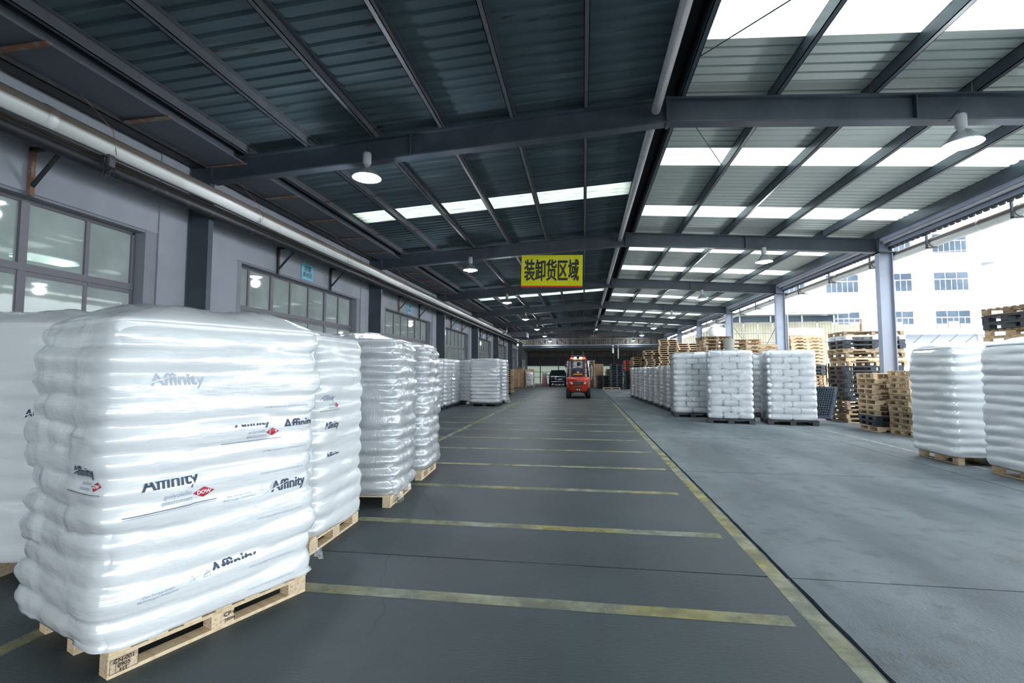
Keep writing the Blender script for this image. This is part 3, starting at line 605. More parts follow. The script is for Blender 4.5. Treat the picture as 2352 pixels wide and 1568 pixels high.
rods([(SX(7.1), BY[5] - .2, 4.2), (SX(7.1), BY[5] - 5, 1.6)], 'dark diagonal stay wire beside the third right column', 'stay_wire', .012)

# ------------------------------------------------------------------ high-bay lamps
def lamp(x, Y, z, lab, big=1.0):
    top = SZ(zr_bot(x / SS))
    t = thing('high_bay_lamp', lab, 'lamp', (x, Y - .25, z), 0, 'high-bay lamps under the rafters')
    ob('reflector', MB().lathe([(.05, .2), (.09, .17), (.17, .08), (.235, .0), (.24, -.02), (.23, -.015), (.16, .07), (.08, .155), (.04, .18)], (0, 0, 0), 24).mesh('reflector', M['shade'], True), t)
    ob('ballast_housing', MB().lathe([(0, .42), (.06, .42), (.07, .39), (.07, .25), (.05, .2), (0, .2)], (0, 0, 0), 14).mesh('ballast_housing', M['pipe_g'], True), t)
    ob('bulb', MB().lathe([(0, -.075), (.08, -.06), (.15, -.03), (.19, .0), (.15, .05), (.05, .13), (.0, .14)], (0, 0, 0), 16).mesh('bulb', M['bulb'], True), t)
    ob('hook', MB().tube([(0, 0, .42), (0, .02, .5), (0, .2, top - z), (0, .25, top - z + .01)], .012, 6).mesh('hook', M['dark']), t)
    ld = bpy.data.lights.new('lamp_light', 'POINT'); ld.shadow_soft_size = .13; ld.energy = 85; ld.color = (.88, .92, 1)
    lo = bpy.data.objects.new('lamp_light', ld); C.objects.link(lo); lo.parent = t; lo.location = (0, 0, -.24)
nth = ['nearest', 'second nearest', 'third nearest', 'fourth nearest', 'fifth nearest', 'sixth nearest', 'farthest']
for k, Y in enumerate(BY[2:]):
    lamp(SX(-2.86), Y, SZ(4.24), 'round lit lamp hanging in the left row, %s of the seven' % nth[k]) if k < 7 else None
    lamp(SX(4.25), Y, SZ(4.2 if k < 1 else 4.22), 'round lit lamp hanging in the right row, %s of the seven' % nth[k]) if k < 7 else None

# ------------------------------------------------------------------ yellow hanging sign
t = thing('hanging_sign', 'yellow board with black characters and red base band, hung from a rafter', 'sign', (SX(-.775), 15.0, SZ(3.74)))
wS, hS = SX(1.545), SX(.83)
ob('board', MB().box(-wS / 2, wS / 2, 0, .02, .05, hS).mesh('board', M['yellow']), t)
ob('red_band', MB().box(-wS / 2, wS / 2, -.002, .022, 0, .05).mesh('red_band', M['redband']), t)
me = text_mesh('装卸货区域', .385, M['blackink'], sx=.9, fat=.0125)
for v in me.vertices: v.co.y *= 1.9
ob('lettering', me, t, (-.01, -.004, hS * .475), (rad(90), 0, 0))
for x in (-.86, .82): ob('suspension_wire', MB().tube([(x, .01, hS - .08), (x, .03, hS + .1), (x, .1, hS + .42), (x, .2, hS + .46)], .004, 5).mesh('suspension_wire', M['dark']), t)
t.rotation_euler = (rad(-2), rad(1.2), rad(2))

# ------------------------------------------------------------------ far end: truss, cladding, back building
YE = 53.3
def corr(x0, x1, z0, z1, y, m, pitch=.25, amp=.03, name='cladding_sheet', top=None):
    mb = MB(); x = x0; pr = []
    while x < x1:
        for dx, d in ((0, 0), (.5, 0), (.6, amp), (.9, amp), (1, 0)):
            if x + dx * pitch <= x1 + 1e-6: pr.append((x + dx * pitch, d))
        x += pitch
    for zz in (0, 1):
        for xx, d in pr: mb.v.append((xx, y - d, z0 if zz == 0 else (top(xx) if top else z1)))
    n = len(pr)
    for i in range(n - 1): mb.f.append((i, i + 1, n + i + 1, n + i))
    return mb.mesh(name, m)
g = ob('wall_far_gable', None); g['kind'] = 'structure'; g['label'] = 'brown corrugated gable over the far opening'
for i in range(8):
    a = SX(-5.7) + i * 2.0; ob('cladding_sheet', corr(a, a + 2.0, 4.52, 0, YE + .5, M['farclad'], top=lambda xx: SZ(zr_bot(xx / SS) + .5)), g)
tr = thing('lattice_truss', 'grey lattice truss spanning the far end of the hall', 'truss', (0, YE + .1, 0))
xa, xb = SX(-5.6), SX(7.0); zb_, zt_ = SZ(3.86), SZ(4.5)
ob('top_chord', MB().box(xa, xb, -.05, .05, zt_ - .09, zt_).mesh('top_chord', M['steel_mid']), tr)
ob('bottom_chord', MB().box(xa, xb, -.06, .06, zb_, zb_ + .1).mesh('bottom_chord', M['steel_light']), tr)
n = 16
for i in range(n + 1):
    x = xa + (xb - xa) * i / n
    ob('upright', MB().box(x - .03, x + .03, -.03, .03, zb_ + .1, zt_ - .09).mesh('upright', M['steel_mid']), tr)
    if i < n:
        x2 = xa + (xb - xa) * (i + 1) / n; z0, z1 = (zb_ + .05, zt_ - .05) if i % 2 else (zt_ - .05, zb_ + .05)
        ob('diagonal', MB().bar((x, 0, z0), (x2, 0, z1), .05, .05).mesh('diagonal', M['steel_mid']), tr)
struct('trim_13', MB().box(xa, xb, YE - .15, YE + .3, SZ(3.68), SZ(3.76)), M['steel'])['label'] = 'long pale pipe below the truss'
tag(ob('hanging_tube', MB().box(3.15, 3.32, YE + .05, YE + .15, 3.55, 4.42).mesh('hanging_tube', M['whiteframe'])), 'white vertical tube hanging right of the forklift at the far end', 'tube')
tag(ob('hanging_tube', MB().box(3.72, 3.84, YE + .05, YE + .15, 2.95, 4.42).mesh('hanging_tube', M['pipe_g'])), 'shorter grey tube hanging at the far end', 'tube')
# building across the yard
bb = thing('back_building', 'dark corrugated shed with pale translucent band beyond the far opening', 'building', (0, 64, 0))
YB = 0
for i in range(8):
    a = -8 + i * 2.4
    ob('pale_sheet', corr(a, a + 2.4, .0, 2.3, YB, M['glow_clad'], .3, .04, 'pale_sheet'), bb)
    ob('dark_sheet', corr(a, a + 2.4, 2.3, 3.5, YB - .03, M['farwall'], .3, .04, 'dark_sheet'), bb)
    ob('light_band', corr(a, a + 2.4, 3.5, 4.12, YB, M['farclad'], .3, .04, 'light_band'), bb)
    ob('post', MB().box(a - .12, a + .0, YB - .25, YB - .05, 0, 4).mesh('post', M['steel']), bb)
for z in (.75, 1.45, 2.3, 2.75, 3.1): ob('rail', MB().box(-8, 13, YB - .16, YB - .08, z, z + .06).mesh('rail', M['steel']), bb)
ob('dark_backing', MB().box(-8, 11.2, .05, .1, 2.28, 3.52).mesh('dark_backing', M['farwall']), bb)
ob('roof', MB().quadbox([(-9, -10.3, 4.33), (11.2, -10.3, 4.33), (11.2, .4, 4.1), (-9, .4, 4.1), (-9, -10.3, 4.45), (11.2, -10.3, 4.45), (11.2, .4, 4.2), (-9, .4, 4.2)]).mesh('roof', M['farwall']), bb)
ob('side_wall', MB().box(-7.6, -7.4, -10, 0, 0, 4.1).mesh('side_wall', M['plaster']), bb)
ob('louvre_window', MB().box(-7.38, -7.34, -6, -3, .9, 3.0).mesh('louvre_window', M['whiteframe']), bb)
wr = MB()
for i in range(9): wr.box(-7.33, -7.3, -5.9, -3.1, 1.0 + i * .22, 1.05 + i * .22)
ob('louvre_slat', wr.mesh('louvre_slat', M['farglass']), bb)
# scrap pile in the opening
for i in range(16):
    x = -5.4 + i * .2; y = 54.2 + (i % 3) * 1.0; s = rnd.uniform(.13, .24)
    me = MB().box(-s, s, -s * .7, s * .7, 0, s * rnd.uniform(.4, 1.1)).mesh('scrap_bundle', M[['junk_w', 'junk_w', 'junk_r', 'pipe_g'][i % 4]], bevel=.04)
    tag(ob('scrap_bundle', me, None, (x, y, -.02), (0, 0, rnd.uniform(0, 3))), 'scrap bundle in the pale heap at the far left of the opening', 'scrap', 'scrap heap by the far opening')
t = thing('pink_bundle', 'tall pink and white wrapped bundle left of the parked car', 'bundle', (-4.1, 51.3, 0))
ob('body', MB().lathe([(0, 0), (.28, 0), (.3, .4), (.26, .9), (.12, 1.0), (0, 1.0)], (0, 0, 0), 12).mesh('body', M['pink'], True), t)
ob('top_cover', MB().lathe([(.12, .98), (.27, 1.1), (.25, 1.4), (.1, 1.52), (0, 1.52)], (0, 0, 0), 12).mesh('top_cover', M['junk_w'], True), t)

# ------------------------------------------------------------------ outside right: white block, cream shed, wires
def far_window(parent, x0, x1, z0, z1, y, style):
    f = ob('window', MB().box(x0, x1, y - .02, y + .1, z0, z1).mesh('window', M['whiteframe']), parent)
    zt2 = z0 + (z1 - z0) * .62; n = style; ws = (x1 - x0) / n
    for i in range(n):
        a, b = x0 + ws * i + .035, x0 + ws * (i + 1) - .035
        ob('pane', MB().box(a, b, y - .05, y - .025, zt2 + .04, z1 - .07).mesh('pane', M['farglass']), f)
        ob('pane', MB().box(a, b, y - .05, y - .025, z0 + .07, zt2 - .04).mesh('pane', M['farglass']), f)
        ob('sash_bar', MB().box((a + b) / 2 - .02, (a + b) / 2 + .02, y - .07, y - .04, z0 + .07, zt2 - .04).mesh('sash_bar', M['whiteframe']), f)
        if z0 < 7: ob('blind', MB().box(a + .02, b - .02, y - .056, y - .05, z0 + .08, z0 + (zt2 - z0) * (.45 + .2 * ((i + int(x0)) % 2))).mesh('blind', M['blind']), f)
    ob('sill', MB().box(x0 - .1, x1 + .1, y - .12, y, z0 - .08, z0).mesh('sill', M['facade']), f)
wb = thing('white_office_block', 'white office block with rows of windows beyond the right pallets', 'building', (0, 47, 0))
ob('facade', MB().box(14, 34.5, 0, 14, -.02, 19).mesh('facade', M['facade']), wb)
for r, (z0, z1) in enumerate(((5.3, 6.95), (8.65, 10.35), (12.0, 13.8), (15.4, 17.1))):
    for x0, x1, n in ((30.7, 33.4, 3), (26.2, 28.95, 3), (21.9, 24.6, 3), (17.4, 20.1, 3)): far_window(wb, x0, x1, z0, z1, -.02, n)
for z in (7.2, 10.6, 14.0): ob('string_course', MB().box(14, 34.5, -.03, 0, z, z + .04).mesh('string_course', M['blind']), wb)
for x in (33.9, 25.55): ob('drainpipe', MB().tube([(x, -.12, 0), (x, -.12, 18.8)], .07, 8).mesh('drainpipe', M['whiteframe']), wb)
ob('ledge', MB().box(24, 34.9, -1.4, 0, 4.75, 4.9).mesh('ledge', M['facade']), wb)
for i in range(8): ob('ledge_bracket', MB().bar((24.8 + i * 1.35, -1.2, 4.72), (24.8 + i * 1.35, -.05, 4.1), .05, .05).mesh('ledge_bracket', M['blind']), wb)
ob('balcony_slab', MB().box(34.5, 36.6, 1, 5, 11.3, 12.1).mesh('balcony_slab', M['blind']), wb)
lw = thing('boundary_wall', 'low white wall with a railing behind the right pallet stacks', 'wall', (0, 40, 0))
ob('wall_body', MB().box(14, 34, 0, .2, -.02, 2.2).mesh('wall_body', M['facade']), lw)
ob('coping', MB().box(14, 34, -.05, .25, 2.2, 2.3).mesh('coping', M['blind']), lw)
for i in range(8): ob('post', MB().box(20 + i * 1.8, 20.06 + i * 1.8, -.06, 0, 2.3, 3.4).mesh('post', M['pipe_g']), lw)
ob('rail', MB().box(20, 33, -.05, -.01, 3.35, 3.4).mesh('rail', M['pipe_g']), lw)
sh = thing('cream_shed', 'long cream corrugated shed beyond the right columns', 'building', (0, 40, 0))
for i in range(9):
    a = 11.5 + i * 1.08; ob('wall_sheet', corr(a, a + 1.07, -.02, 5.45 if a < 19 else 5.2, 0, M['cream'], .2, .03, 'wall_sheet'), sh)
for i in range(18):
    me = corr(0, 1.07, -.02, 5.45, 0, M['cream'], .2, .03, 'wall_sheet'); ob('wall_sheet', me, sh, (11.5, 1.08 * (i + 1), 0), (0, 0, rad(-90)))
for z in (3.9, 4.6, 5.3): ob('girt', MB().box(10.2, 21, -.08, -.04, z, z + .05).box(11.43, 11.46, 0, 19, z, z + .05).mesh('girt', M['pipe_g']), sh)
ob('roof', MB().quadbox([(9.6, -1.2, 5.9), (19.7, -1.2, 5.9), (19.7, 6, 6.5), (9.6, 6, 6.5), (9.6, -1.2, 5.98), (19.7, -1.2, 5.98), (19.7, 6, 6.6), (9.6, 6, 6.6)]).mesh('roof', M['cream_wall']), sh)
ob('clerestory', MB().box(10.3, 19.4, .3, .4, 5.4, 5.95).mesh('clerestory', M['farglass']), sh)
for i in range(5): ob('clerestory_bar', MB().box(10 + i * 2.3, 10.1 + i * 2.3, .22, .3, 5.4, 5.95).mesh('clerestory_bar', M['whiteframe']), sh)
ob('corner_post', MB().box(20.95, 21.05, -.1, 0, 0, 5.6).mesh('corner_post', M['rust']), sh)
ob('roof_ventilator', MB().lathe([(0, 6.75), (.3, 6.7), (.42, 6.5), (.35, 6.3), (.2, 6.15)], (16.8, 1.0, .05), 14).mesh('roof_ventilator', M['pipe_g'], True), sh)
db = thing('distant_building', 'pale distant house at the far right edge', 'building', (40, 60, 0))
ob('facade', MB().box(2, 14, 0, 6, -.02, 9).mesh('facade', M['facade']), db)
for i in range(3): far_window(db, 3 + i * 3.2, 5 + i * 3.2, 5.5, 7.5, -.02, 2)
ob('blue_door', MB().box(2.4, 4.6, -.05, 0, 0, 3.2).mesh('blue_door', M['bluepaint']), db)
for i, z in enumerate((9.15, 8.0, 12.4, 11.9)):
    a, b = ((34, 58), (34, 58), (20, 36), (20, 36))[i]
    rods([(a, 44, z * .93), ((a + b) / 2, 43.5, z * .93 - .2), (b, 43, z * .93)], ['upper power line at the far right', 'lower power line at the far right', 'upper wire crossing the white block', 'lower wire crossing the white block'][i], 'power_line', .025, 'pipe_g', 'wire')
pl = thing('utility_pole_box', 'grey transformer box on a pole at the far right', 'pole', (38.2, 46, 0))
ob('pole', MB().tube([(0, 0, -.02), (0, 0, 9)], .14, 10).mesh('pole', M['blind']), pl); ob('box', MB().box(-.4, .4, -.5, -.15, 7.2, 8.4).mesh('box', M['pipe_g']), pl)
#--PART2--
# ------------------------------------------------------------------ pallets
def brd(parent, nm, b, m, k=None, loc=None):
    return ob(nm, MB().box(*b).mesh(nm, m, bevel=0), parent)
MC = {}
def cmesh(key, fn):
    if key not in MC: MC[key] = fn()
    return MC[key]
def boxpart(parent, nm, cx, cy, cz, sx, sy, sz, m):
    """a board or block; alike pieces share one mesh"""
    me = cmesh((nm, round(sx, 3), round(sy, 3), round(sz, 3), m.name), lambda: MB().box(-sx / 2, sx / 2, -sy / 2, sy / 2, -sz / 2, sz / 2).mesh(nm, m, bevel=0.003 if sz > .015 else 0))
    return ob(nm, me, parent, (cx, cy, cz))
def block_pallet_parts(t, Lx, Ly, mw, mb_, h=.15):
    """deck boards run along x, stringer boards along y, nine blocks, three bottom skids along y... local origin on the floor"""
    dk = .022; n = 7
    bw = .1
    for i in range(n): boxpart(t, 'deck_board', 0, -Ly / 2 + bw / 2 + (Ly - bw) * i / (n - 1), h - dk / 2, Lx, bw, dk, mw)
    for x in (-1, 0, 1):
        cx = x * (Lx / 2 - .06)
        boxpart(t, 'stringer_board', cx, 0, h - dk * 1.5, .1, Ly, dk, mw)
        for y in (-1, 0, 1): boxpart(t, 'block', cx, y * (Ly / 2 - .07), (h - dk * 2 + .022) / 2, .1, .14, h - dk * 2 - .022, mb_)
        boxpart(t, 'skid', cx, 0, .011, .1, Ly, .022, mw)
def skid_x_pallet_parts(t, Lx, Ly, mw, mb_, h=.15):
    """perimeter-base pallet: as above with the skids also across the ends"""
    block_pallet_parts(t, Lx, Ly, mw, mb_, h)
    for y in (-1, 1): boxpart(t, 'end_skid', 0, y * (Ly / 2 - .07), .0112, Lx - .24, .1, .021, mw)
def stringer_pallet_parts(t, Lx, Ly, mw, h=.14):
    """notched stringers along x, boards along y on top and bottom"""
    dk = .02; n = 7
    for i in range(n): boxpart(t, 'deck_board', -Lx / 2 + .05 + (Lx - .1) * i / (n - 1), 0, h - dk / 2, .1, Ly, dk, mw)
    for i in (0, 3, 6): boxpart(t, 'bottom_board', -Lx / 2 + .05 + (Lx - .1) * i / 6, 0, dk / 2, .1, Ly, dk, mw)
    hs = h - 2 * dk
    def st():
        pl_ = [(-Lx / 2, 0), (-Lx * .34, 0), (-Lx * .33, hs * .45), (-Lx * .13, hs * .45), (-Lx * .12, 0), (Lx * .12, 0), (Lx * .13, hs * .45), (Lx * .33, hs * .45), (Lx * .34, 0), (Lx / 2, 0), (Lx / 2, hs), (-Lx / 2, hs)]
        return MB().prism(pl_, 'y', -.02, .02).mesh('notched_stringer', mw)
    me = cmesh(('st', Lx, mw.name), st)
    for y in (-1, 0, 1): ob('notched_stringer', me, t, (0, y * (Ly / 2 - .021), dk))
def plastic_pallet_parts(t, Lx, Ly, m, h=.15, fine=True):
    def deck():
        mb = MB(); z0, z1 = h - .045, h; e = .05
        mb.box(-Lx / 2, Lx / 2, -Ly / 2, -Ly / 2 + e, z0, z1); mb.box(-Lx / 2, Lx / 2, Ly / 2 - e, Ly / 2, z0, z1)
        mb.box(-Lx / 2, -Lx / 2 + e, -Ly / 2 + e, Ly / 2 - e, z0, z1); mb.box(Lx / 2 - e, Lx / 2, -Ly / 2 + e, Ly / 2 - e, z0, z1)
        n = 18 if fine else 7; nn = 14 if fine else 5; wd = .018 if fine else .05
        for i in range(1, n): x = -Lx / 2 + Lx * i / n; mb.box(x - wd / 2, x + wd / 2, -Ly / 2 + e, Ly / 2 - e, z0 + .01, z1 - .001)
        for i in range(1, nn): y = -Ly / 2 + Ly * i / nn; mb.box(-Lx / 2 + e, Lx / 2 - e, y - wd / 2, y + wd / 2, z0 + .012, z1 - .002)
        return mb.mesh('grid_deck', m)
    ob('grid_deck', cmesh(('pd', Lx, Ly, m.name, fine, h), deck), t)
    for x in (-1, 0, 1):
        for y in (-1, 0, 1): boxpart(t, 'foot', x * (Lx / 2 - .09), y * (Ly / 2 - .09), (h - .045 + .02) / 2, .17, .17, h - .045 - .02, m)
        boxpart(t, 'runner', x * (Lx / 2 - .09), 0, .01, .16, Ly, .02, m)
def one_mesh_pallet(kind, Lx, Ly, m, h=.15):
    def f():
        mb = MB(); n = 6
        for i in range(n):
            y = -Ly / 2 + (Ly - .11) * i / (n - 1); mb.box(-Lx / 2, Lx / 2, y, y + .11, h - .026, h)
        for y in (-Ly / 2 + .05, 0, Ly / 2 - .05): mb.box(-Lx / 2, Lx / 2, y - .05, y + .05, 0, .024)
        for x in (-1, 0, 1):
            cx = x * (Lx / 2 - .06); mb.box(cx - .05, cx + .05, -Ly / 2 + .01, Ly / 2 - .01, .024, h - .026)
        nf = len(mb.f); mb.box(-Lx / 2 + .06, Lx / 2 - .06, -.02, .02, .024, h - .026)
        me = mb.mesh(kind, m); me.materials.append(M['shadow_wood'])  # second slot paints interior shade on the middle web
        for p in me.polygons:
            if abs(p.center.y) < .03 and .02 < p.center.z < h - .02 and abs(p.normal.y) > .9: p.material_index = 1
        return me
    return cmesh((kind, Lx, Ly, m.name), f)

# ------------------------------------------------------------------ sack loads under stretch film
def sack_mesh(lx, ly, lz, seed, m, seg=(9, 7, 5)):
    key = ('sack', round(lx, 2), round(ly, 2), round(lz, 3), seed, m.name)
    def f():
        a, b, c = lx / 2, ly / 2, lz / 2; r = c * .93
        mb = MB(); idx = {}
        def put(q):
            k = (round(q[0], 4), round(q[1], 4), round(q[2], 4))
            if k not in idx:
                x, y, z = q; p = Vector((x * a, y * b, z * c)); rp = r * .65
                co = Vector((max(-a + rp, min(a - rp, p.x)), max(-b + rp, min(b - rp, p.y)), max(-c + r, min(c - r, p.z))))
                d = p - co; e = Vector((d.x / rp, d.y / rp, d.z / r)); L_ = e.length
                if L_ > 1e-6: e = e / L_ * max(abs(e.x), abs(e.y), abs(e.z)) if False else e / L_
                s_ = max(abs(x), abs(y), abs(z))
                o = co + Vector((e.x * rp, e.y * rp, e.z * r)) if L_ > 1e-6 else p
                ed = max(abs(x), abs(y)) ** 6; o.z *= 1 - .18 * ed * (abs(x) * abs(y)) ** 2
                nz = noise.noise(Vector((o.x * 7, o.y * 7, o.z * 9 + seed * 7)))
                o += Vector((o.x * .02, o.y * .02, .1 * c)) * nz + (o.normalized() * .006 * noise.noise(Vector((o.x * 23, o.y * 23, seed * 3 + o.z * 18))))
                idx[k] = len(mb.v); mb.v.append(tuple(o))
            return idx[k]
        nx, ny, nz_ = seg
        def face(u, v, fn):
            for i in range(u):
                for j in range(v):
                    q = [put(fn(-1 + 2 * ii / u, -1 + 2 * jj / v)) for ii, jj in ((i, j), (i + 1, j), (i + 1, j + 1), (i, j + 1))]; mb.f.append(tuple(q))
        for s_ in (-1, 1):
            face(nx, ny, lambda p, q: (p, q, s_)); face(nx, nz_, lambda p, q: (p, s_, q)); face(ny, nz_, lambda p, q: (s_, p, q))
        return mb.mesh('sack', m, True)
    return cmesh(key, f)

class Shell:
    """outline of the stretch film round a sack stack, in the load's own axes"""
    def __init__(s, W, D, z0, n, hl, R=.03, seed=0, lean=.0, knob=.02, pn=9.0, wav=.012, dome=.1):
        s.W, s.D, s.z0, s.n, s.hl, s.R, s.seed, s.lean, s.knob, s.pn, s.wav, s.dome = W, D, z0, n, hl, R, seed, lean, knob, pn, wav, dome
    def pt(s, sx, sy, z, off=0.0):
        r = (abs(sx) ** s.pn + abs(sy) ** s.pn) ** (1 / s.pn); sx, sy = sx / r, sy / r
        nx, ny = math.copysign(abs(sx) ** (s.pn - 1), sx), math.copysign(abs(sy) ** (s.pn - 1), sy); l = math.hypot(nx, ny) or 1; nx /= l; ny /= l
        x, y = sx * s.W / 2, sy * s.D / 2
        wz = z + s.wav * noise.noise(Vector((x * 1.7, y * 1.7, s.seed * 5 + z * .8)))
        ph = (wz - s.z0) / s.hl; lay = math.floor(ph); t = 2 * (ph - lay) - 1
        rec = s.R * (.6 * (1 - math.cos(math.pi * t)) / 2 + .4 * (1 - math.sqrt(max(0, 1 - .97 * t * t))))
        corner = (min(abs(sx), abs(sy)) / .93) ** 6
        amp = max(.15, .75 + 1.3 * noise.noise(Vector((x * 1.6, y * 1.6, round(ph) * 3.7 + s.seed))))
        k = s.knob * noise.noise(Vector((lay * 9.1, round(sx * 1.4) * 3.3, round(sy * 1.4) * 5.1 + s.seed)))
        sd = max(0, (z - (s.z0 + (s.n - 2.2) * s.hl)) / (2.2 * s.hl)); shoulder = .055 * sd ** 2.5 if s.knob else 0
        o = -shoulder - rec * amp * (.8 + (1.8 if sy < -.5 else .3) * corner) + k * (.5 + corner) + .012 * noise.noise(Vector((x * 3.1, y * 3.1, z * 5 + s.seed))) + off
        o += .004 * noise.noise(Vector((x * 14, y * 14, z * 30 + s.seed)))
        ln = s.lean * (z - s.z0)
        return (x + nx * o + ln, y + ny * o, z)
    def mesh(s, nm, m, per=20, rows=8):
        mb = MB(); ring = []
        for f in range(4):
            for i in range(per):
                t = math.sin((-1 + 2 * i / per) * math.pi / 2) * .55 + (-1 + 2 * i / per) * .45
                ring.append(((1, t), (-t, 1), (-1, -t), (t, -1))[f])
        N = len(ring); zt = s.z0 + s.n * s.hl; nr = s.n * rows
        zs = [s.z0 - .004] + [s.z0 + s.hl * s.n * k / nr for k in range(nr + 1)]
        zs[-1] -= .012
        for kk, z in enumerate(zs):
            for sx, sy in ring:
                x, y, zz = s.pt(sx, sy, z); 
                if kk == 0: x *= .955; y *= .955
                mb.v.append((x, y, zz - (.012 * abs(noise.noise(Vector((x * 5, y * 5, 1)))) if kk == 0 else 0)))
        caps = (.985, .95, .88, .76, .6, .4, .2, .06)
        for ci, c in enumerate(caps):
            for sx, sy in ring:
                x, y, _ = s.pt(sx, sy, zt - s.hl * .35); ln = s.lean * s.n * s.hl
                lump = .035 * noise.noise(Vector((x * c * 3.3, y * c * 3.3, s.seed * 2.2))) + .008 * noise.noise(Vector((x * c * 14, y * c * 14, s.seed)))
                z = zt - .012 + (1 - c ** 3) * s.dome + lump * (1 - c * c) * 1.6 + (.01 if c < .97 else 0)
                mb.v.append(((x - ln) * c + ln, y * c, z))
        R_ = len(zs) + len(caps)
        for k in range(R_ - 1):
            for j in range(N): a = k * N + j; b = k * N + (j + 1) % N; mb.f.append((a, b, b + N, a + N))
        mb.f.append(tuple((R_ - 1) * N + j for j in range(N)))
        return mb.mesh(nm, m, True)
    def stick(s, me, face, u, z, off=.004, tilt=0.0):
        """bend flat lettering on to the film: face 'r' is +x, 'f' is -y; u runs along the face in metres"""
        ct, st_ = math.cos(tilt), math.sin(tilt)
        for v in me.vertices:
            px, py = v.co.x * ct - v.co.y * st_, v.co.x * st_ + v.co.y * ct
            a, zz = u + px, z + py
            q = s.pt(1, a / (s.D / 2), zz, off) if face == 'r' else s.pt(a / (s.W / 2), -1, zz, off)
            v.co = q
        return me

def load(lab, x, y, rz, W, D, n, hl, kind='k', film_='film_c', R=.03, seed=0, base=(1.2, 1.0), knob=.02, sack='sack', cat='pallet load', grp='wrapped sack pallets', res=(14, 6), h=.15, sacks=True, dome=.07, wav=.01, lean=0, share=None, nm='wrapped_sack_pallet'):
    t = thing(nm, lab, cat, (x, y, 0), rad(rz), grp)
    if kind == 'w': block_pallet_parts(t, base[0], base[1], M['wood_n'], M['chip'], h)
    elif kind == 'wo': block_pallet_parts(t, base[0], base[1], M['wood'], M['wood'], h)
    else: plastic_pallet_parts(t, base[0], base[1], M['plastic_k'], h, fine=False)
    inset = {'film_n': .15, 'film_v': .13, 'film_c': .05}[film_]
    if film_ == 'film_c': R = .006; knob = 0; wav = 0
    sh_ = Shell(W, D, h, n, hl, R, seed, lean, knob, wav=wav, dome=dome)
    if sacks:
        w_, d_ = W - inset, D - inset
        for L_ in range(n):
            z = h + hl * (L_ + .5); fl = (L_ + seed) % 2
            A = (w_ / 3, d_ * .58); B = (w_ / 2, d_ * .42)
            ya, yb = (-d_ / 2 + A[1] / 2, d_ / 2 - B[1] / 2) if fl == 0 else (d_ / 2 - A[1] / 2, -d_ / 2 + B[1] / 2)
            for i in range(3):
                o = ob('sack', sack_mesh(A[0] * 1.03, A[1] * 1.02, hl * 1.12, rnd.randrange(4), M[sack]), t, ((i - 1) * A[0] + rnd.uniform(-.004, .004), ya + rnd.uniform(-.01, .004), z), (rnd.uniform(-.02, .02), rnd.uniform(-.02, .02), math.pi * rnd.randrange(2)))
            for i in range(2):
                o = ob('sack', sack_mesh(B[0] * 1.02, B[1] * 1.03, hl * 1.12, rnd.randrange(4), M[sack]), t, ((i - .5) * B[0] + rnd.uniform(-.004, .004), yb + rnd.uniform(-.004, .01), z), (rnd.uniform(-.02, .02), rnd.uniform(-.02, .02), math.pi * rnd.randrange(2)))
    fm = cmesh(('film', share), lambda: sh_.mesh('stretch_film', M[film_], *res)) if share else sh_.mesh('stretch_film', M[film_], *res)
    ob('stretch_film', fm, t)
    return t, sh_
def tail(t, x, y, z, s, seed, grp=None):
    mb = MB(); n = 9; base = []
    for i in range(n):
        for j in range(6):
            a = j / 5; b = i / (n - 1)
            mb.v.append((x + s * (a - .5) * (1 + b) + .03 * s * noise.noise(Vector((a * 9, b * 7, seed))), y + s * .7 * noise.noise(Vector((a * 5, b * 4, seed + 3))), z - s * 1.3 * b + s * .3 * noise.noise(Vector((a * 6, b * 5, seed + 8)))))
    for i in range(n - 1):
        for j in range(5): q = i * 6 + j; mb.f.append((q, q + 1, q + 7, q + 6))
    return ob('loose_film_tail', mb.mesh('loose_film_tail', M['film_t'], True), t)

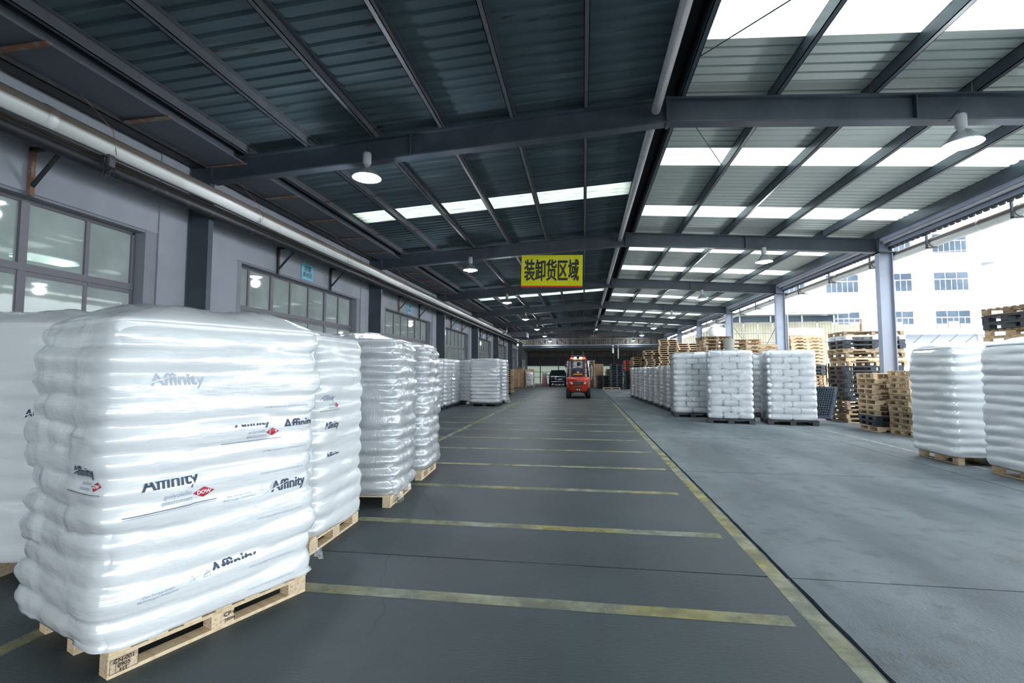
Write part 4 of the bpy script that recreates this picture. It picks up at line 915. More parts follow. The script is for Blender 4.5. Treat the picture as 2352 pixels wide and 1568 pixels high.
# print on the sacks
def print_affinity(t, sh_, face, u, z, size=.1, cut=None, tilt=0.0, m='ink', extra=True, swoosh=True, off=.005):
    me = text_mesh('Affinity', size, M[m], 'sack_print', bold=size * .018, sub=.012, cut=cut); ob('sack_print', sh_.stick(me, face, u, z, off, tilt), t)
    if swoosh and not cut:
        mb = MB(); N = 16
        for i in range(N + 1):
            a = i / N; xx = size * (-2.15 + 1.9 * a); yy = size * (-.42 + .62 * a ** .8); wd = size * .035 * math.sin(math.pi * min(1, a * .9 + .1)) + .0005
            mb.v += [(xx, yy - wd, 0), (xx, yy + wd, 0)]
        for i in range(N): q = 2 * i; mb.f.append((q, q + 1, q + 3, q + 2))
        ob('sack_print', sh_.stick(mb.mesh('sack_print', M['whiteink']), face, u, z, off + .0025, tilt), t)
    if extra:
        ct, st_ = math.cos(tilt), math.sin(tilt)
        def at(dx, dy): return u + dx * ct - dy * st_, z + dx * st_ + dy * ct
        for s_, dy in (('polyolefin', -.82), ('plastomers', -1.15)):
            uu, zz = at(size * .35, size * dy); me = text_mesh(s_, size * .36, M['ink_f'], 'sack_print', sub=.02); ob('sack_print', sh_.stick(me, face, uu, zz, off, tilt), t)
        uu, zz = at(size * 1.75, size * -.95); mb = MB(); mb.v = [(-size * .62, 0, 0), (0, -size * .3, 0), (size * .62, 0, 0), (0, size * .3, 0)]; mb.f = [(0, 1, 2, 3)]
        ob('sack_print', sh_.stick(mb.mesh('sack_print', M['redink']), face, uu, zz, off, tilt), t)
        me = text_mesh('DOW', size * .3, M['whiteink'], 'sack_print', bold=.0012, sub=.02); ob('sack_print', sh_.stick(me, face, uu, zz, off + .002, tilt), t)
        for dy, w_ in ((-1.5, .012), (-1.6, .004)):
            uu, zz = at(size * .0, size * dy); mb = MB(); N = 12
            for i in range(N + 1): xx = size * (-2.3 + 4.8 * i / N); mb.v += [(xx, -w_ * size * 1.6, 0), (xx, w_ * size * 1.6, 0)]
            for i in range(N): q = 2 * i; mb.f.append((q, q + 1, q + 3, q + 2))
            ob('sack_print', sh_.stick(mb.mesh('sack_print', M['ink']), face, uu, zz, off, tilt), t)
def small_print(t, sh_, face, u, z, w_=.25, tilt=0.0, kind='code'):
    if kind == 'code': me = text_mesh('PE 8003 7/16 LLDPE AF  10 13 WT 25KG 2607 12A', .016, M['ink_p'], 'sack_print', bold=.0004, sub=.02)
    elif kind == 'lines': me = text_mesh('Dow Europe GmbH\n8810 Horgen, Switzerland', .02, M['ink_f'], 'sack_print', sub=.02)
    ob('sack_print', sh_.stick(me, face, u, z, .005, tilt), t)
def recycle_marks(t, sh_, face, u, z):
    for i, s_ in enumerate((.016, .022)):
        mb = MB(); R1, R2 = s_ * 1.2, s_ * .98
        for k in range(3):
            a = rad(90 + 120 * k); b = rad(90 + 120 * (k + 1)); n = len(mb.v)
            mb.v += [(R1 * math.cos(a), R1 * math.sin(a), 0), (R1 * math.cos(b), R1 * math.sin(b), 0), (R2 * math.cos(b), R2 * math.sin(b), 0), (R2 * math.cos(a), R2 * math.sin(a), 0)]; mb.f.append((n, n + 1, n + 2, n + 3))
        if i: mb.v += [(-.02, -.004, 0), (.02, .012, 0), (.02, .015, 0), (-.02, -.001, 0)]; mb.f.append((len(mb.v) - 4, len(mb.v) - 3, len(mb.v) - 2, len(mb.v) - 1))
        ob('sack_print', sh_.stick(mb.mesh('sack_print', M['ink_f']), face, u + i * .085, z, .005), t)

# nearest load, L1
t1, s1 = load('nearest big pallet load of white printed sacks at the left front, on a pine pallet', -2.833, 3.08, -21.9, 1.27, 1.38, 12, .149, 'w', 'film_n', R=.022, seed=3, base=(1.0, 1.2), knob=.05, res=(34, 10), h=.144, dome=.16, wav=.03)
for c_ in t1.children:
    if c_.name.split('.')[0] in ('deck_board', 'stringer_board', 'block', 'skid'): c_.location.x += .1; c_.location.y -= .005
z = lambda k: .144 + .149 * (k + .55)
print_affinity(t1, s1, 'r', -.36, z(5) + .03, .105, cut=(-.1, .012))
print_affinity(t1, s1, 'r', .42, z(4) + .01, .1, extra=False)
print_affinity(t1, s1, 'r', .5, z(7) - .015, .1, cut=(-.012, .1), extra=False)
print_affinity(t1, s1, 'r', .03, z(1) + .035, .1, cut=(-.0, .1), extra=False, tilt=.05)
print_affinity(t1, s1, 'r', -.34, z(9) + .02, .1, m='ink_p', extra=False, off=.003)
print_affinity(t1, s1, 'r', .12, z(7) + .03, .085, cut=(-.1, -.012))
print_affinity(t1, s1, 'f', .42, z(6) - .03, .075)
for u, kk in ((.38, 8), (.38, 6), (.36, 5), (.35, 3), (.3, 1), (.3, 0)): small_print(t1, s1, 'r', u, z(kk) - .03)
small_print(t1, s1, 'r', -.4, z(1) + .0, kind='lines'); small_print(t1, s1, 'r', .05, z(4) + .0, kind='lines'); small_print(t1, s1, 'f', .3, z(7), kind='code')
recycle_marks(t1, s1, 'r', -.22, z(1) + .02); recycle_marks(t1, s1, 'r', .2, z(4) + .02)
# stencils on the pallet blocks of L1 (right-hand long side, local +x)
for yy, lines in ((-.565, ('CN-001', '0905', 'HT')), (.0, ('CP 6', '292/04'))):
    for i, s_ in enumerate(lines):
        me = text_mesh(s_, .03 if len(lines) == 3 else (.038 if i == 0 else .024), M['blackink'], 'stencil', bold=.0006)
        ob('stencil', me, t1, (.6015, yy + .03, (.086 - .026 * i) if len(lines) == 3 else (.085 - .035 * i)), (rad(90), 0, rad(90)))
mb = MB(); fx = .6012
for a, b, c, d in ((-.63, -.5, .025, .027), (-.63, -.5, .098, .1), (-.63, -.628, .025, .1), (-.502, -.5, .025, .1), (-.603, -.601, .025, .1)): mb.box(fx - .0005, fx + .0005, a, b, c, d)
ob('stencil', mb.mesh('stencil', M['blackink']), t1, (0, .03, 0))
tail(t1, .62, .68, .3, .06, 2)
# L2..L4 and their neighbours behind
t2, s2 = load('second pallet load of printed sacks, right behind the nearest one', -3.02, 4.52, 2, 1.3, 1.06, 12, .151, 'w', 'film_n', R=.03, seed=8, base=(1.2, 1.0), knob=.03, res=(26, 8), h=.144, dome=.1, wav=.025)
print_affinity(t2, s2, 'r', -.3, .144 + .151 * 8.2, .075, m='ink_f'); print_affinity(t2, s2, 'r', -.25, .144 + .151 * 6.5, .085, m='ink', extra=False); print_affinity(t2, s2, 'r', -.22, .144 + .151 * 4.6, .085, cut=(0, .1), extra=False)
small_print(t2, s2, 'r', .1, .144 + .151 * 5.6)
t3, s3 = load('third load in the left front row, torn film hanging at its foot', -2.93, 5.98, 5, 1.36, 1.02, 12, .156, 'w', 'film_v', R=.05, seed=11, base=(1.2, .92), knob=.05, res=(28, 8), h=.144, dome=.12, wav=.02)
for kk in (2.1, 5.1, 8.2, 10.8): small_print(t3, s3, 'f', .1, .144 + .156 * kk)
tail(t3, .6, -.35, .22, .14, 5); tail(t3, .66, -.1, .25, .1, 9)
t4, s4 = load('fourth load in the left front row, narrow from here, with glossy bulging sack ends', -3.03, 7.42, 4, 1.34, 1.02, 12, .155, 'w', 'film_v', R=.05, seed=14, base=(1.2, .92), knob=.05, res=(24, 7), h=.144, dome=.12, wav=.02)
for i, (x, y, rz, lab) in enumerate(((-4.72, 3.75, 8, 'pallet load cut by the left edge of the photo, behind the nearest load'), (-4.52, 5.35, 3, 'load in the back row whose top shows over the nearest load'), (-4.5, 6.75, -2, 'load in the back row peeking over the second load'), (-4.5, 8.2, 3, 'load in the back row by the second window, mostly hidden'))):
    tt, ss_ = load(lab, x, y, rz, 1.3, 1.16, 12, .156, 'w', 'film_n', R=.03, seed=20 + i, base=(1.2, 1.0), knob=.03, res=(20, 6), h=.144, dome=.16, wav=.02)
    if i == 0: print_affinity(tt, ss_, 'r', -.35, 1.55, .09); print_affinity(tt, ss_, 'f', .4, 1.3, .09, extra=False)
# middle-left loads on black pallets
for i, (x, y, rz, lab) in enumerate(((-6.42, 19.0, 0, 'first of the three close white loads by the left wall, nearest to us'), (-6.44, 20.42, 0, 'middle of the three close white loads by the left wall'), (-6.46, 21.86, 0, 'last of the three close white loads by the left wall'))):
    load(lab, x, y, rz, 1.3, 1.28, 12, .167, 'k', 'film_v', R=.04, seed=30 + i, base=(1.25, 1.2), knob=.03, res=(14, 6), dome=.04)
load('white load in shade, set back between the wall loads and the glossy one', -6.15, 23.8, 0, 1.32, 1.1, 12, .168, 'k', 'film_c', R=.04, seed=34, base=(1.25, 1.05), res=(12, 6), dome=.03)
t9, s9 = load('glossy white load facing the aisle on a black pallet, far left of the aisle', -4.58, 22.5, 1, 1.44, 1.15, 12, .17, 'k', 'film_v', R=.04, seed=35, base=(1.38, 1.1), knob=.03, res=(16, 7), dome=.04)
tail(t9, -.72, -.5, .28, .16, 4)
t10, s10 = load('white load just behind the glossy one, its right edge showing', -4.5, 24.1, 0, 1.4, 1.15, 12, .17, 'k', 'film_v', R=.04, seed=36, base=(1.3, 1.1), res=(12, 6), dome=.05)
tail(t10, .76, -.4, .3, .18, 6)
# right group
load('leftmost of the three tall white loads on the right, pinkish glossy side', 3.87, 18.35, -3, 1.34, 1.05, 11, .192, 'k', 'film_c', R=.05, seed=41, base=(1.3, 1.0), res=(18, 7), dome=.05)
load('middle one of the three tall white loads on the right', 4.64, 16.36, -12, 1.36, 1.1, 11, .192, 'k', 'film_c', R=.05, seed=42, base=(1.36, 1.08), res=(20, 7), dome=.05)
load('rightmost of the three tall white loads, in front of the mixed pallet stack', 6.32, 16.2, -8, 1.38, 1.2, 11, .19, 'k', 'film_c', R=.05, seed=43, base=(1.38, 1.18), res=(20, 7), dome=.05)
load('white load hidden behind the gap between the middle and rightmost tall loads', 6.0, 18.7, -2, 1.3, 1.05, 11, .188, 'k', 'film_c', R=.05, seed=44, base=(1.3, 1.0), res=(12, 6), dome=.05)
# near-right
ta, sa = load('grey-white wrapped load on a wooden pallet by the right edge, farther of the two', 7.02, 9.98, 0, 1.38, 1.2, 12, .158, 'wo', 'film_n', R=.03, seed=51, base=(1.2, 1.0), knob=.02, res=(24, 8), dome=.13, wav=.04)
print_affinity(ta, sa, 'f', -.1, 1.32, .06, m='ink_f', extra=False, cut=(0, .05))
load('wrapped load cut by the right edge of the photo, nearer of the two', 7.08, 8.3, 0, 1.38, 1.3, 12, .158, 'wo', 'film_n', R=.03, seed=52, base=(1.2, 1.15), knob=.02, res=(24, 8), dome=.13, wav=.04)
# row of squarer labelled loads, far right of the aisle
S_ = [(3.95, 20.75), (3.9, 22.1), (3.85, 23.45), (3.78, 24.8), (3.7, 26.15), (3.62, 27.5), (3.56, 28.9), (3.5, 30.4)]
for i, (x, y) in enumerate(S_):
    tt, ss_ = load('low square load with small dark labels, %s from the near end of its row' % ['first', 'second', 'third', 'fourth', 'fifth', 'sixth', 'seventh', 'eighth'][i], x, y, 0, 1.24, 1.1, 10, .168, 'k', 'film_c' if i != 1 else 'film_v', R=.018, seed=60 + i, base=(1.2, 1.05), sack='sack_s', res=(10, 6), knob=.01, h=.14, dome=.0, share='S%d' % (i % 3), nm='labelled_sack_pallet', grp='labelled sack loads beside the tall white loads')
    mb = MB()
    for k in range(5):
        zz = .3 + k * .35
        lb = MB(); 
        ob('label_mark', MB().box(-.42, -.37, -.565, -.558, zz, zz + .05).mesh('label_mark', M['dark'] if k % 2 else M['redink']), tt)
        ob('label_mark', MB().box(-.633, -.625, -.3, -.25, zz + .1, zz + .15).mesh('label_mark', M['redink']), tt)
        ob('print_line', MB().box(-.3, .1, -.562, -.557, zz + .02, zz + .03).mesh('print_line', M['ink_p']), tt)

# ------------------------------------------------------------------ pallet stacks
PR = {}
def proto(kind, Lx, Ly, h):
    key = (kind, Lx, Ly, h)
    if key not in PR:
        t = bpy.data.objects.new('p', None); C.objects.link(t); t.location = (0, 0, 0)
        if kind == 'wood': block_pallet_parts(t, Lx, Ly, M['wood'], M['wood'], h)
        elif kind == 'old': skid_x_pallet_parts(t, Lx, Ly, M['wood_o'], M['wood_o'], h)
        elif kind == 'notch': stringer_pallet_parts(t, Lx, Ly, M['wood'], h)
        elif kind == 'black': plastic_pallet_parts(t, Lx, Ly, M['plastic_k'], h, False)
        elif kind == 'white': plastic_pallet_parts(t, Lx, Ly, M['plastic_w'], h, False)
        PR[key] = t; t['used'] = 0
    t = PR[key]
    if t['used'] == 0: t['used'] = 1; del_first = t; return t
    return copy_tree(t)
KN = {'wood': ('wooden_pallet', 'light wooden pallet'), 'old': ('wooden_pallet', 'weathered brown wooden pallet'), 'notch': ('wooden_pallet', 'pale notched wooden pallet'), 'black': ('plastic_pallet', 'black plastic pallet'), 'white': ('plastic_pallet', 'white plastic pallet')}
def stack(kinds, x, y, rz, Lx, Ly, h, where, grp, jit=.02, jr=1.5, fine=True):
    z = 0.0; n = len(kinds); 
    for i, k in enumerate(kinds):
        nm, ds = KN[k]
        pos = 'topmost' if i == n - 1 else ('at the bottom' if i == 0 else ORD[i] + ' up')
        lab = ('%s of %s' % (ds + ', topmost', where)) if i == n - 1 else ('%s %s of %s' % (ds, pos if i == 0 else pos, where))
        loc = (x + rnd.uniform(-jit, jit), y + rnd.uniform(-jit, jit), z); r = rad(rz + rnd.uniform(-jr, jr))
        if fine: t = proto(k, Lx, Ly, h); t.name = nm
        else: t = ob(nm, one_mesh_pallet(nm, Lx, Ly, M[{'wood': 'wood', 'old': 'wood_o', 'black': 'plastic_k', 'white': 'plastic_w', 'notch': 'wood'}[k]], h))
        t.location = loc; t.rotation_euler = (0, 0, r); tag(t, lab.replace('second lowest up', 'second up'), 'pallet', grp); z += h + .001
    return z
W_, O_, N_, K_ = 'wood', 'old', 'notch', 'black'
zA = stack([O_] * 5 + [K_] * 8 + [W_, N_, O_, N_, K_, K_, 'white', O_], 9.1, 17.15, -2, 1.7, 1.15, .137, "the tall mixed stack behind the steel column", 'pallets in the tall mixed stack', .06, 2)
zB = stack([O_] * 6 + [W_] * 4 + [K_] * 3 + [N_] * 9, 9.92, 23.5, -4, 1.35, 1.1, .144, 'the pale stack under the white roll', 'pallets under the white roll', .03, 1.5)
t = thing('film_roll', 'fat white wrapped roll lying on the pale pallet stack', 'roll', (9.95, 23.55, zB + .2))
ob('roll_body', MB().lathe([(0, -.85), (.1, -.84), (.18, -.76), (.2, -.6), (.205, 0), (.2, .6), (.18, .76), (.1, .84), (0, .85)], (0, 0, 0), 18, 'x').mesh('roll_body', M['roll'], True), t)
t = thing('film_roll', 'second white roll glimpsed between the far right columns', 'roll', (9.6, 36, 4.35), rad(60))
ob('roll_body', MB().lathe([(0, -1.3), (.2, -1.28), (.42, -1.1), (.45, -.9), (.45, .9), (.42, 1.1), (.2, 1.28), (0, 1.3)], (0, 0, 0), 18, 'x').mesh('roll_body', M['roll'], True), t)
ob('rest', MB().box(-1.1, 1.1, -.3, .3, -4.35, -.4).mesh('rest', M['cream_wall']), t)
zC = stack([O_] * 6 + [W_] * 12 + [W_, W_, O_], 5.55, 21.6, 6, 1.15, 1.0, .146, "the left stack behind the middle tall load", 'pallets behind the middle tall load', .04, 4)
stack([W_] * 20, 6.7, 21.5, -4, 1.15, 1.0, .146, "the stack behind the tall loads gap", 'pallets behind the gap of the tall loads', .05, 4)
stack([O_] * 4 + [N_] * 14, 6.8, 19.95, -2, 1.1, 1.0, .146, "the stack left of the second column", 'pallets left of the second right column', .05, 3)
t = thing('white_bucket', 'pale bucket shape on the leftmost stack behind the tall loads', 'bucket', (5.98, 20.95, 2.35))
ob('bucket_body', MB().lathe([(.17, -.0), (.19, .2), (.23, .58), (.24, .6), (.22, .6)], (0, 0, 0), 16).mesh('bucket_body', M['cream_wall'], True), t)
ob('bracket', MB().box(-.12, .12, .1, .5, -.02, 0).mesh('bracket', M['wood']), t)
stack([N_, K_, K_, O_] + [W_, N_] * 3 + [W_] * 1, 8.3, 14.6, -2, 1.15, .88, .142, "the short stack before the steel column", 'pallets in front of the steel column', .03, 3)
stack([O_] * 7 + [W_] * 4, 8.44, 13.62, 2, 1.0, .82, .148, "the brown stack beside the grey load", 'pallets beside the grey-white load', .03, 3)
stack([O_] * 13 + [W_, W_, W_, K_, K_, O_], 9.9, 12.1, 6, 1.3, 1.1, .16, "the high stack at the right edge", 'pallets over the right edge load', .05, 4)
# leaning black pallet
t = thing('plastic_pallet', 'black plastic grid pallet leaning on edge beside the rightmost tall load', 'pallet', (7.75, 16.3, .03))
plastic_pallet_parts(t, 1.2, 1.15, M['plastic_b'], .15, True)
ob('inner_web', MB().box(-.57, .57, -.54, .54, .1, .112).mesh('inner_web', M['plastic_k']), t)
t.matrix_basis = Matrix.Translation((7.5, 17.08, .56)) @ Matrix.Rotation(rad(-45), 4, 'Z') @ Matrix.Rotation(rad(57), 4, 'X')
# far right stacks behind the labelled row
for i, (x, y, L_, n, k1, lab) in enumerate(((3.95, 35, 1.2, 17, O_, 'low far stack'), (4.75, 34.4, 1.2, 21, O_, 'middle brown far stack'), (5.75, 34, 1.25, 26, W_, 'tallest pale far stack'), (6.95, 33.6, 1.5, 24, W_, 'wide pale far stack'))):
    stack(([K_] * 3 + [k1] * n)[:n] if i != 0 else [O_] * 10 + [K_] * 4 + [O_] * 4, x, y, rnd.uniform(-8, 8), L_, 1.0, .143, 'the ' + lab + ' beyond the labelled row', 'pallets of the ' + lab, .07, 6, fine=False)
# far middle: dark plastic stacks, red ones, boxes
def fstack(x, y, n, L_, D_, m, nm, ds, where, grp, h=.15, z0=0):
    z = z0
    for i in range(n):
        pos = 'topmost' if i == n - 1 else ('lowest' if i == 0 else ORD[i].replace('second lowest', 'second') + ' up')
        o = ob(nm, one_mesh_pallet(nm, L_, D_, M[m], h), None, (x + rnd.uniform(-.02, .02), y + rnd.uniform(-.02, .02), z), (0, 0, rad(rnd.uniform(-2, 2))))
        tag(o, ds if n == 1 else '%s, %s of %s' % (ds, pos, where), 'pallet', grp); z += h + .001
    return z
fstack(2.98, 44.6, 15, 1.15, 1.2, 'plastic_b', 'plastic_pallet', 'dark blue-grey plastic pallet', "the tall dark far stack", 'pallets of the tall dark far stack')
fstack(1.8, 45.6, 8, 1.2, 1.1, 'plastic_k', 'plastic_pallet', 'black plastic pallet', "the low stack beside the cartons", 'pallets of the low dark stack')
zr = fstack(4.2, 44.9, 11, 1.05, 1.1, 'plastic_k', 'plastic_pallet', 'black plastic pallet', 'the stack under the red pallets', 'pallets under the red ones')
fstack(4.2, 44.9, 6, 1.1, 1.1, 'red_p', 'plastic_pallet', 'red plastic pallet', 'the red pile at the far end', 'red pallets at the far end', z0=zr)
fstack(2.45, 43.6, 1, 1.5, 1.2, 'wood', 'wooden_pallet', 'pale wooden pallet lying flat before the dark stacks', 'the far floor', 'lone far pallet')
fstack(2.75, 49, 12, 1.1, 1.1, 'wood_o', 'wooden_pallet', 'brown wooden pallet', "the brown stack behind the low dark one", 'pallets behind the low dark stack')
fstack(.6, 47.5, 18, 1.0, 1.0, 'wood', 'wooden_pallet', 'pale wooden pallet', "the stack behind the forklift", 'pallets behind the forklift', .146)
def carton(x, y, z, a, b, h, lab, grp):
    t = thing('carton', lab, 'box', (x, y, z), 0, grp)
    ob('carton_body', MB().box(-a / 2, a / 2, -b / 2, b / 2, 0, h * .93).mesh('carton_body', M['card'], bevel=.01), t)
    ob('lid', MB().box(-a / 2 - .03, a / 2 + .03, -b / 2 - .03, b / 2 + .03, h * .86, h).mesh('lid', M['card'], bevel=.01), t)
    ob('tape', MB().box(-.04, .04, -b / 2 - .035, -b / 2 - .028, h * .3, h * .8).mesh('tape', M['wood']), t)
    ob('base_pallet', MB().box(-a / 2, a / 2, -b / 2, b / 2, 0, .001).box(-a / 2, -a / 2 + .15, -b / 2 - .01, b / 2, 0, .1).box(a / 2 - .15, a / 2, -b / 2 - .01, b / 2, 0, .1).mesh('base_pallet', M['wood_o']), t)
carton(1.42, 50, 0, 1.1, 1.1, 1.16, 'lower of the two big brown cartons right of the forklift', 'big cartons right of the forklift')
carton(1.42, 50, 1.165, 1.15, 1.15, 1.16, 'upper of the two big brown cartons right of the forklift', 'big cartons right of the forklift')
# left far: pallet pile and wrapped cartons
fstack(-5.35, 33.2, 12, 1.0, 1.0, 'wood_o', 'wooden_pallet', 'brown wooden pallet', "the pile by the far left wall", 'pallets by the far left wall', .145)
fstack(-6.0, 36.2, 11, 1.1, 1.0, 'wood_o', 'wooden_pallet', 'dark brown wooden pallet', "the rear pile at the left wall", 'pallets of the rear left pile', .15)
for i, (x, y, z_, a, h_) in enumerate(((-6.35, 48, .0, 1.2, .9), (-6.35, 48, .905, 1.15, .9))):
    t = thing('carton', ['lower brown carton load at the far left wall', 'upper brown carton load at the far left wall, open flap on top'][i], 'box', (x, y, z_), 0, 'brown carton loads at the far left')
    for k in range(3): ob('carton_body', MB().box(-a / 2 + k * a / 3 + .01, -a / 2 + (k + 1) * a / 3 - .01, -.5, .5, 0, h_).mesh('carton_body', M['card'], bevel=.01), t)
    if i: ob('flap', MB().quadbox([(-.2, -.55, h_), (.3, -.55, h_), (.3, -.5, h_), (-.2, -.5, h_), (-.2, -.75, h_ + .18), (.3, -.75, h_ + .18), (.3, -.72, h_ + .18), (-.2, -.72, h_ + .18)]).mesh('flap', M['card']), t)
t, _ = load('brown load under shiny film at the far left, beside the cartons', -5.25, 47.6, 0, .85, .9, 6, .27, 'wo', 'film_v', R=.02, seed=77, base=(.85, .85), res=(8, 4), sacks=False, dome=.02, cat='pallet load', grp='brown carton loads at the far left', nm='wrapped_carton_pallet')
for k in range(6): ob('carton_body', MB().box(-.4, .4, -.43, .43, .155 + .27 * k, .415 + .27 * k).mesh('carton_body', M['card']), t)

# ------------------------------------------------------------------ forklift with its load and driver
fk = thing('forklift', 'red-orange counterbalance forklift seen from behind, lamps lit, in the aisle', 'forklift', (-.305, 28.75, 0), rad(1)); fk.scale = (1.14, 1.08, 1.06)
# local: y = forward (away from the camera), rear face at y=0
def rear_body():
    me = bpy.data.meshes.new('counterweight'); bm = bmesh.new()
    prof = [(.0, .36), (-.04, .5), (-.06, .75), (-.03, 1.0), (.02, 1.14), (.12, 1.2), (.75, 1.2), (.8, 1.0), (.8, .36)]
    wd = [.42, .47, .56, .61, .61, .58, .58, .61, .45]
    secs = [(-1, ), (1, )]
    L_ = [bm.verts.new((-w_, y, z)) for (y, z), w_ in zip(prof, wd)]; Rr = [bm.verts.new((w_, y, z)) for (y, z), w_ in zip(prof, wd)]
    bm.faces.new(L_); bm.faces.new(Rr[::-1]); n = len(L_)
    for i in range(n): j = (i + 1) % n; bm.faces.new((L_[i], Rr[i], Rr[j], L_[j]))
    bmesh.ops.recalc_face_normals(bm, faces=bm.faces[:]); bmesh.ops.bevel(bm, geom=[e for e in bm.edges], offset=.05, segments=3, affect='EDGES', clamp_overlap=True)
    bm.to_mesh(me); bm.free(); me.materials.append(M['orange']); me.shade_smooth(); return me
cw = ob('counterweight', rear_body(), fk)
ob('radiator_grille', MB().box(-.27, .27, -.075, -.02, .76, .94).mesh('radiator_grille', M['dark'], bevel=.012), cw)
ob('tow_recess', MB().lathe([(0, -.08), (.2, -.075), (.2, -.03)], (0, .0, 0), 20, 'y').mesh('tow_recess', M['dark']), cw)
cw.children[-1].scale = (1.05, 1, .3); cw.children[-1].location = (0, 0, .62)
for s_ in (-1, 1):
    lp = MB().prism([(.28 * s_, .77), (.4 * s_, .8), (.48 * s_, .95), (.28 * s_, .93)], 'y', -.072, -.03).mesh('tail_lamp', M['lensgrey']); o = ob('tail_lamp', lp, fk)
    ob('lens', MB().prism([(.29 * s_, .82), (.35 * s_, .83), (.41 * s_, .91), (.3 * s_, .9)], 'y', -.078, -.06).mesh('lens', M['taildim']), o)
    ob('round_reflector', MB().lathe([(0, -.075), (.035, -.072), (.038, -.03)], (.055 * s_, 0, .49), 12, 'y').mesh('round_reflector', M['whiteframe'], True), cw)
ob('tow_pin', MB().box(-.1, .1, -.06, .0, .4, .47).box(-.012, .012, -.09, -.03, .36, .5).mesh('tow_pin', M['dark']), cw)
me = text_mesh('HELI', .1, M['lensgrey'], 'lettering', bold=.003, sx=1.5); ob('lettering', me, cw, (0, -.055, 1.05), (rad(84), 0, 0))
ob('side_cover', MB().box(-.58, .58, .8, 1.9, .35, .95).mesh('side_cover', M['orange'], bevel=.04), fk)
ob('floor_plate', MB().box(-.6, .6, .8, 2.1, .3, .36).mesh('floor_plate', M['dark']), fk)
def wheel(parent, x, y, r, wd, nm='wheel'):
    o = ob(nm, MB().lathe([(r * .55, -wd / 2), (r * .9, -wd / 2), (r, -wd / 2 + .03), (r, wd / 2 - .03), (r * .9, wd / 2), (r * .55, wd / 2)], (0, 0, 0), 24, 'x').mesh(nm, M['rubber'], True), parent, (x, y, r))
    ob('hub', MB().lathe([(0, -wd / 2 + .02), (r * .56, -wd / 2 + .02), (r * .56, wd / 2 - .02), (0, wd / 2 - .02)], (0, 0, 0), 16, 'x').mesh('hub', M['orange'] if r > .3 else M['dark']), o)
    return o
for s_ in (-1, 1): wheel(fk, .53 * s_, .42, .3, .2); wheel(fk, .52 * s_, 1.95, .36, .24)
# overhead guard
for s_ in (-1, 1):
    ob('guard_post', MB().tube([(.55 * s_, .55, 1.18), (.5 * s_, .5, 1.75), (.44 * s_, .62, 2.22)], .035, 8).mesh('guard_post', M['dark'], True), fk)
    ob('guard_post', MB().tube([(.55 * s_, 2.05, .95), (.52 * s_, 1.95, 1.75), (.44 * s_, 1.75, 2.22)], .035, 8).mesh('guard_post', M['dark'], True), fk)
    ob('guard_rail', MB().tube([(.44 * s_, .6, 2.23), (.44 * s_, 1.77, 2.23)], .035, 8).mesh('guard_rail', M['dark'], True), fk)
for i in range(7): ob('guard_bar', MB().box(-.43, .43, .62 + i * .18, .65 + i * .18, 2.21, 2.25).mesh('guard_bar', M['dark']), fk)
for s_ in (-1, 1):
    ob('work_lamp', MB().box(.14 * s_ - .0 - .06, .14 * s_ + .06, .5, .56, 2.22, 2.32).mesh('work_lamp', M['whitelit'], bevel=.01), fk)
    ob('stop_lamp', MB().box(.3 * s_ - .09, .3 * s_ + .09, .5, .56, 2.23, 2.31).mesh('stop_lamp', M['taillit'], bevel=.01), fk)
    ob('mirror', MB().box(.66 * s_ - .05, .66 * s_ + .05, 1.7, 1.74, 1.75, 1.95).bar((.53 * s_, 1.8, 1.7), (.66 * s_, 1.72, 1.8), .02, .02).mesh('mirror', M['dark']), fk)
ob('exhaust_pipe', MB().tube([(.66, .7, 1.0), (.72, .72, 1.25), (.74, .75, 1.6), (.7, .72, 1.85)], .035, 8).mesh('exhaust_pipe', M['pipe_g'], True), fk)
for s_ in (-1, 1): ob('mast_channel', MB().box(.36 * s_ - .03, .36 * s_ + .03, 2.15, 2.28, .1, 2.5).box(.29 * s_ - .02, .29 * s_ + .02, 2.16, 2.26, .2, 2.75).mesh('mast_channel', M['dark']), fk)
for z_ in (.6, 1.5, 2.4): ob('mast_crossbar', MB().box(-.34, .34, 2.17, 2.2, z_, z_ + .08).mesh('mast_crossbar', M['dark']), fk)
for s_ in (-1, 1): ob('fork', MB().box(.28 * s_ - .06, .28 * s_ + .06, 2.36, 3.5, .2, .24).box(.28 * s_ - .06, .28 * s_ + .06, 2.34, 2.38, .2, .9).mesh('fork', M['dark']), fk)
ob('fork_carriage', MB().box(-.5, .5, 2.29, 2.33, .45, .55).box(-.5, .5, 2.29, 2.33, .8, .9).mesh('fork_carriage', M['dark']), fk)
st_ = ob('seat', MB().box(-.27, .27, .85, 1.3, 1.16, 1.28).box(-.24, .24, .74, .84, 1.18, 1.52).mesh('seat', M['seat'], bevel=.04), fk)
ob('seat_stripe', MB().box(-.24, .24, .725, .742, 1.32, 1.38).mesh('seat_stripe', M['amber']), st_); ob('seat_tag', MB().box(-.05, .05, .728, .738, 1.44, 1.49).mesh('seat_tag', M['whiteframe']), st_)
ob('steering_wheel', MB().tube([(.17 * math.cos(a), 1.62 + .1 * math.sin(a), 1.55 + .13 * math.sin(a)) for a in [math.pi * 2 * i / 16 for i in range(17)]], .015, 6).tube([(0, 1.9, 1.2), (0, 1.62, 1.55)], .025, 6).mesh('steering_wheel', M['seat'], True), fk)
ob('hazard_strip', MB().box(-.44, .44, .58, .62, 2.2, 2.22).mesh('hazard_strip', M['amber']), fk)
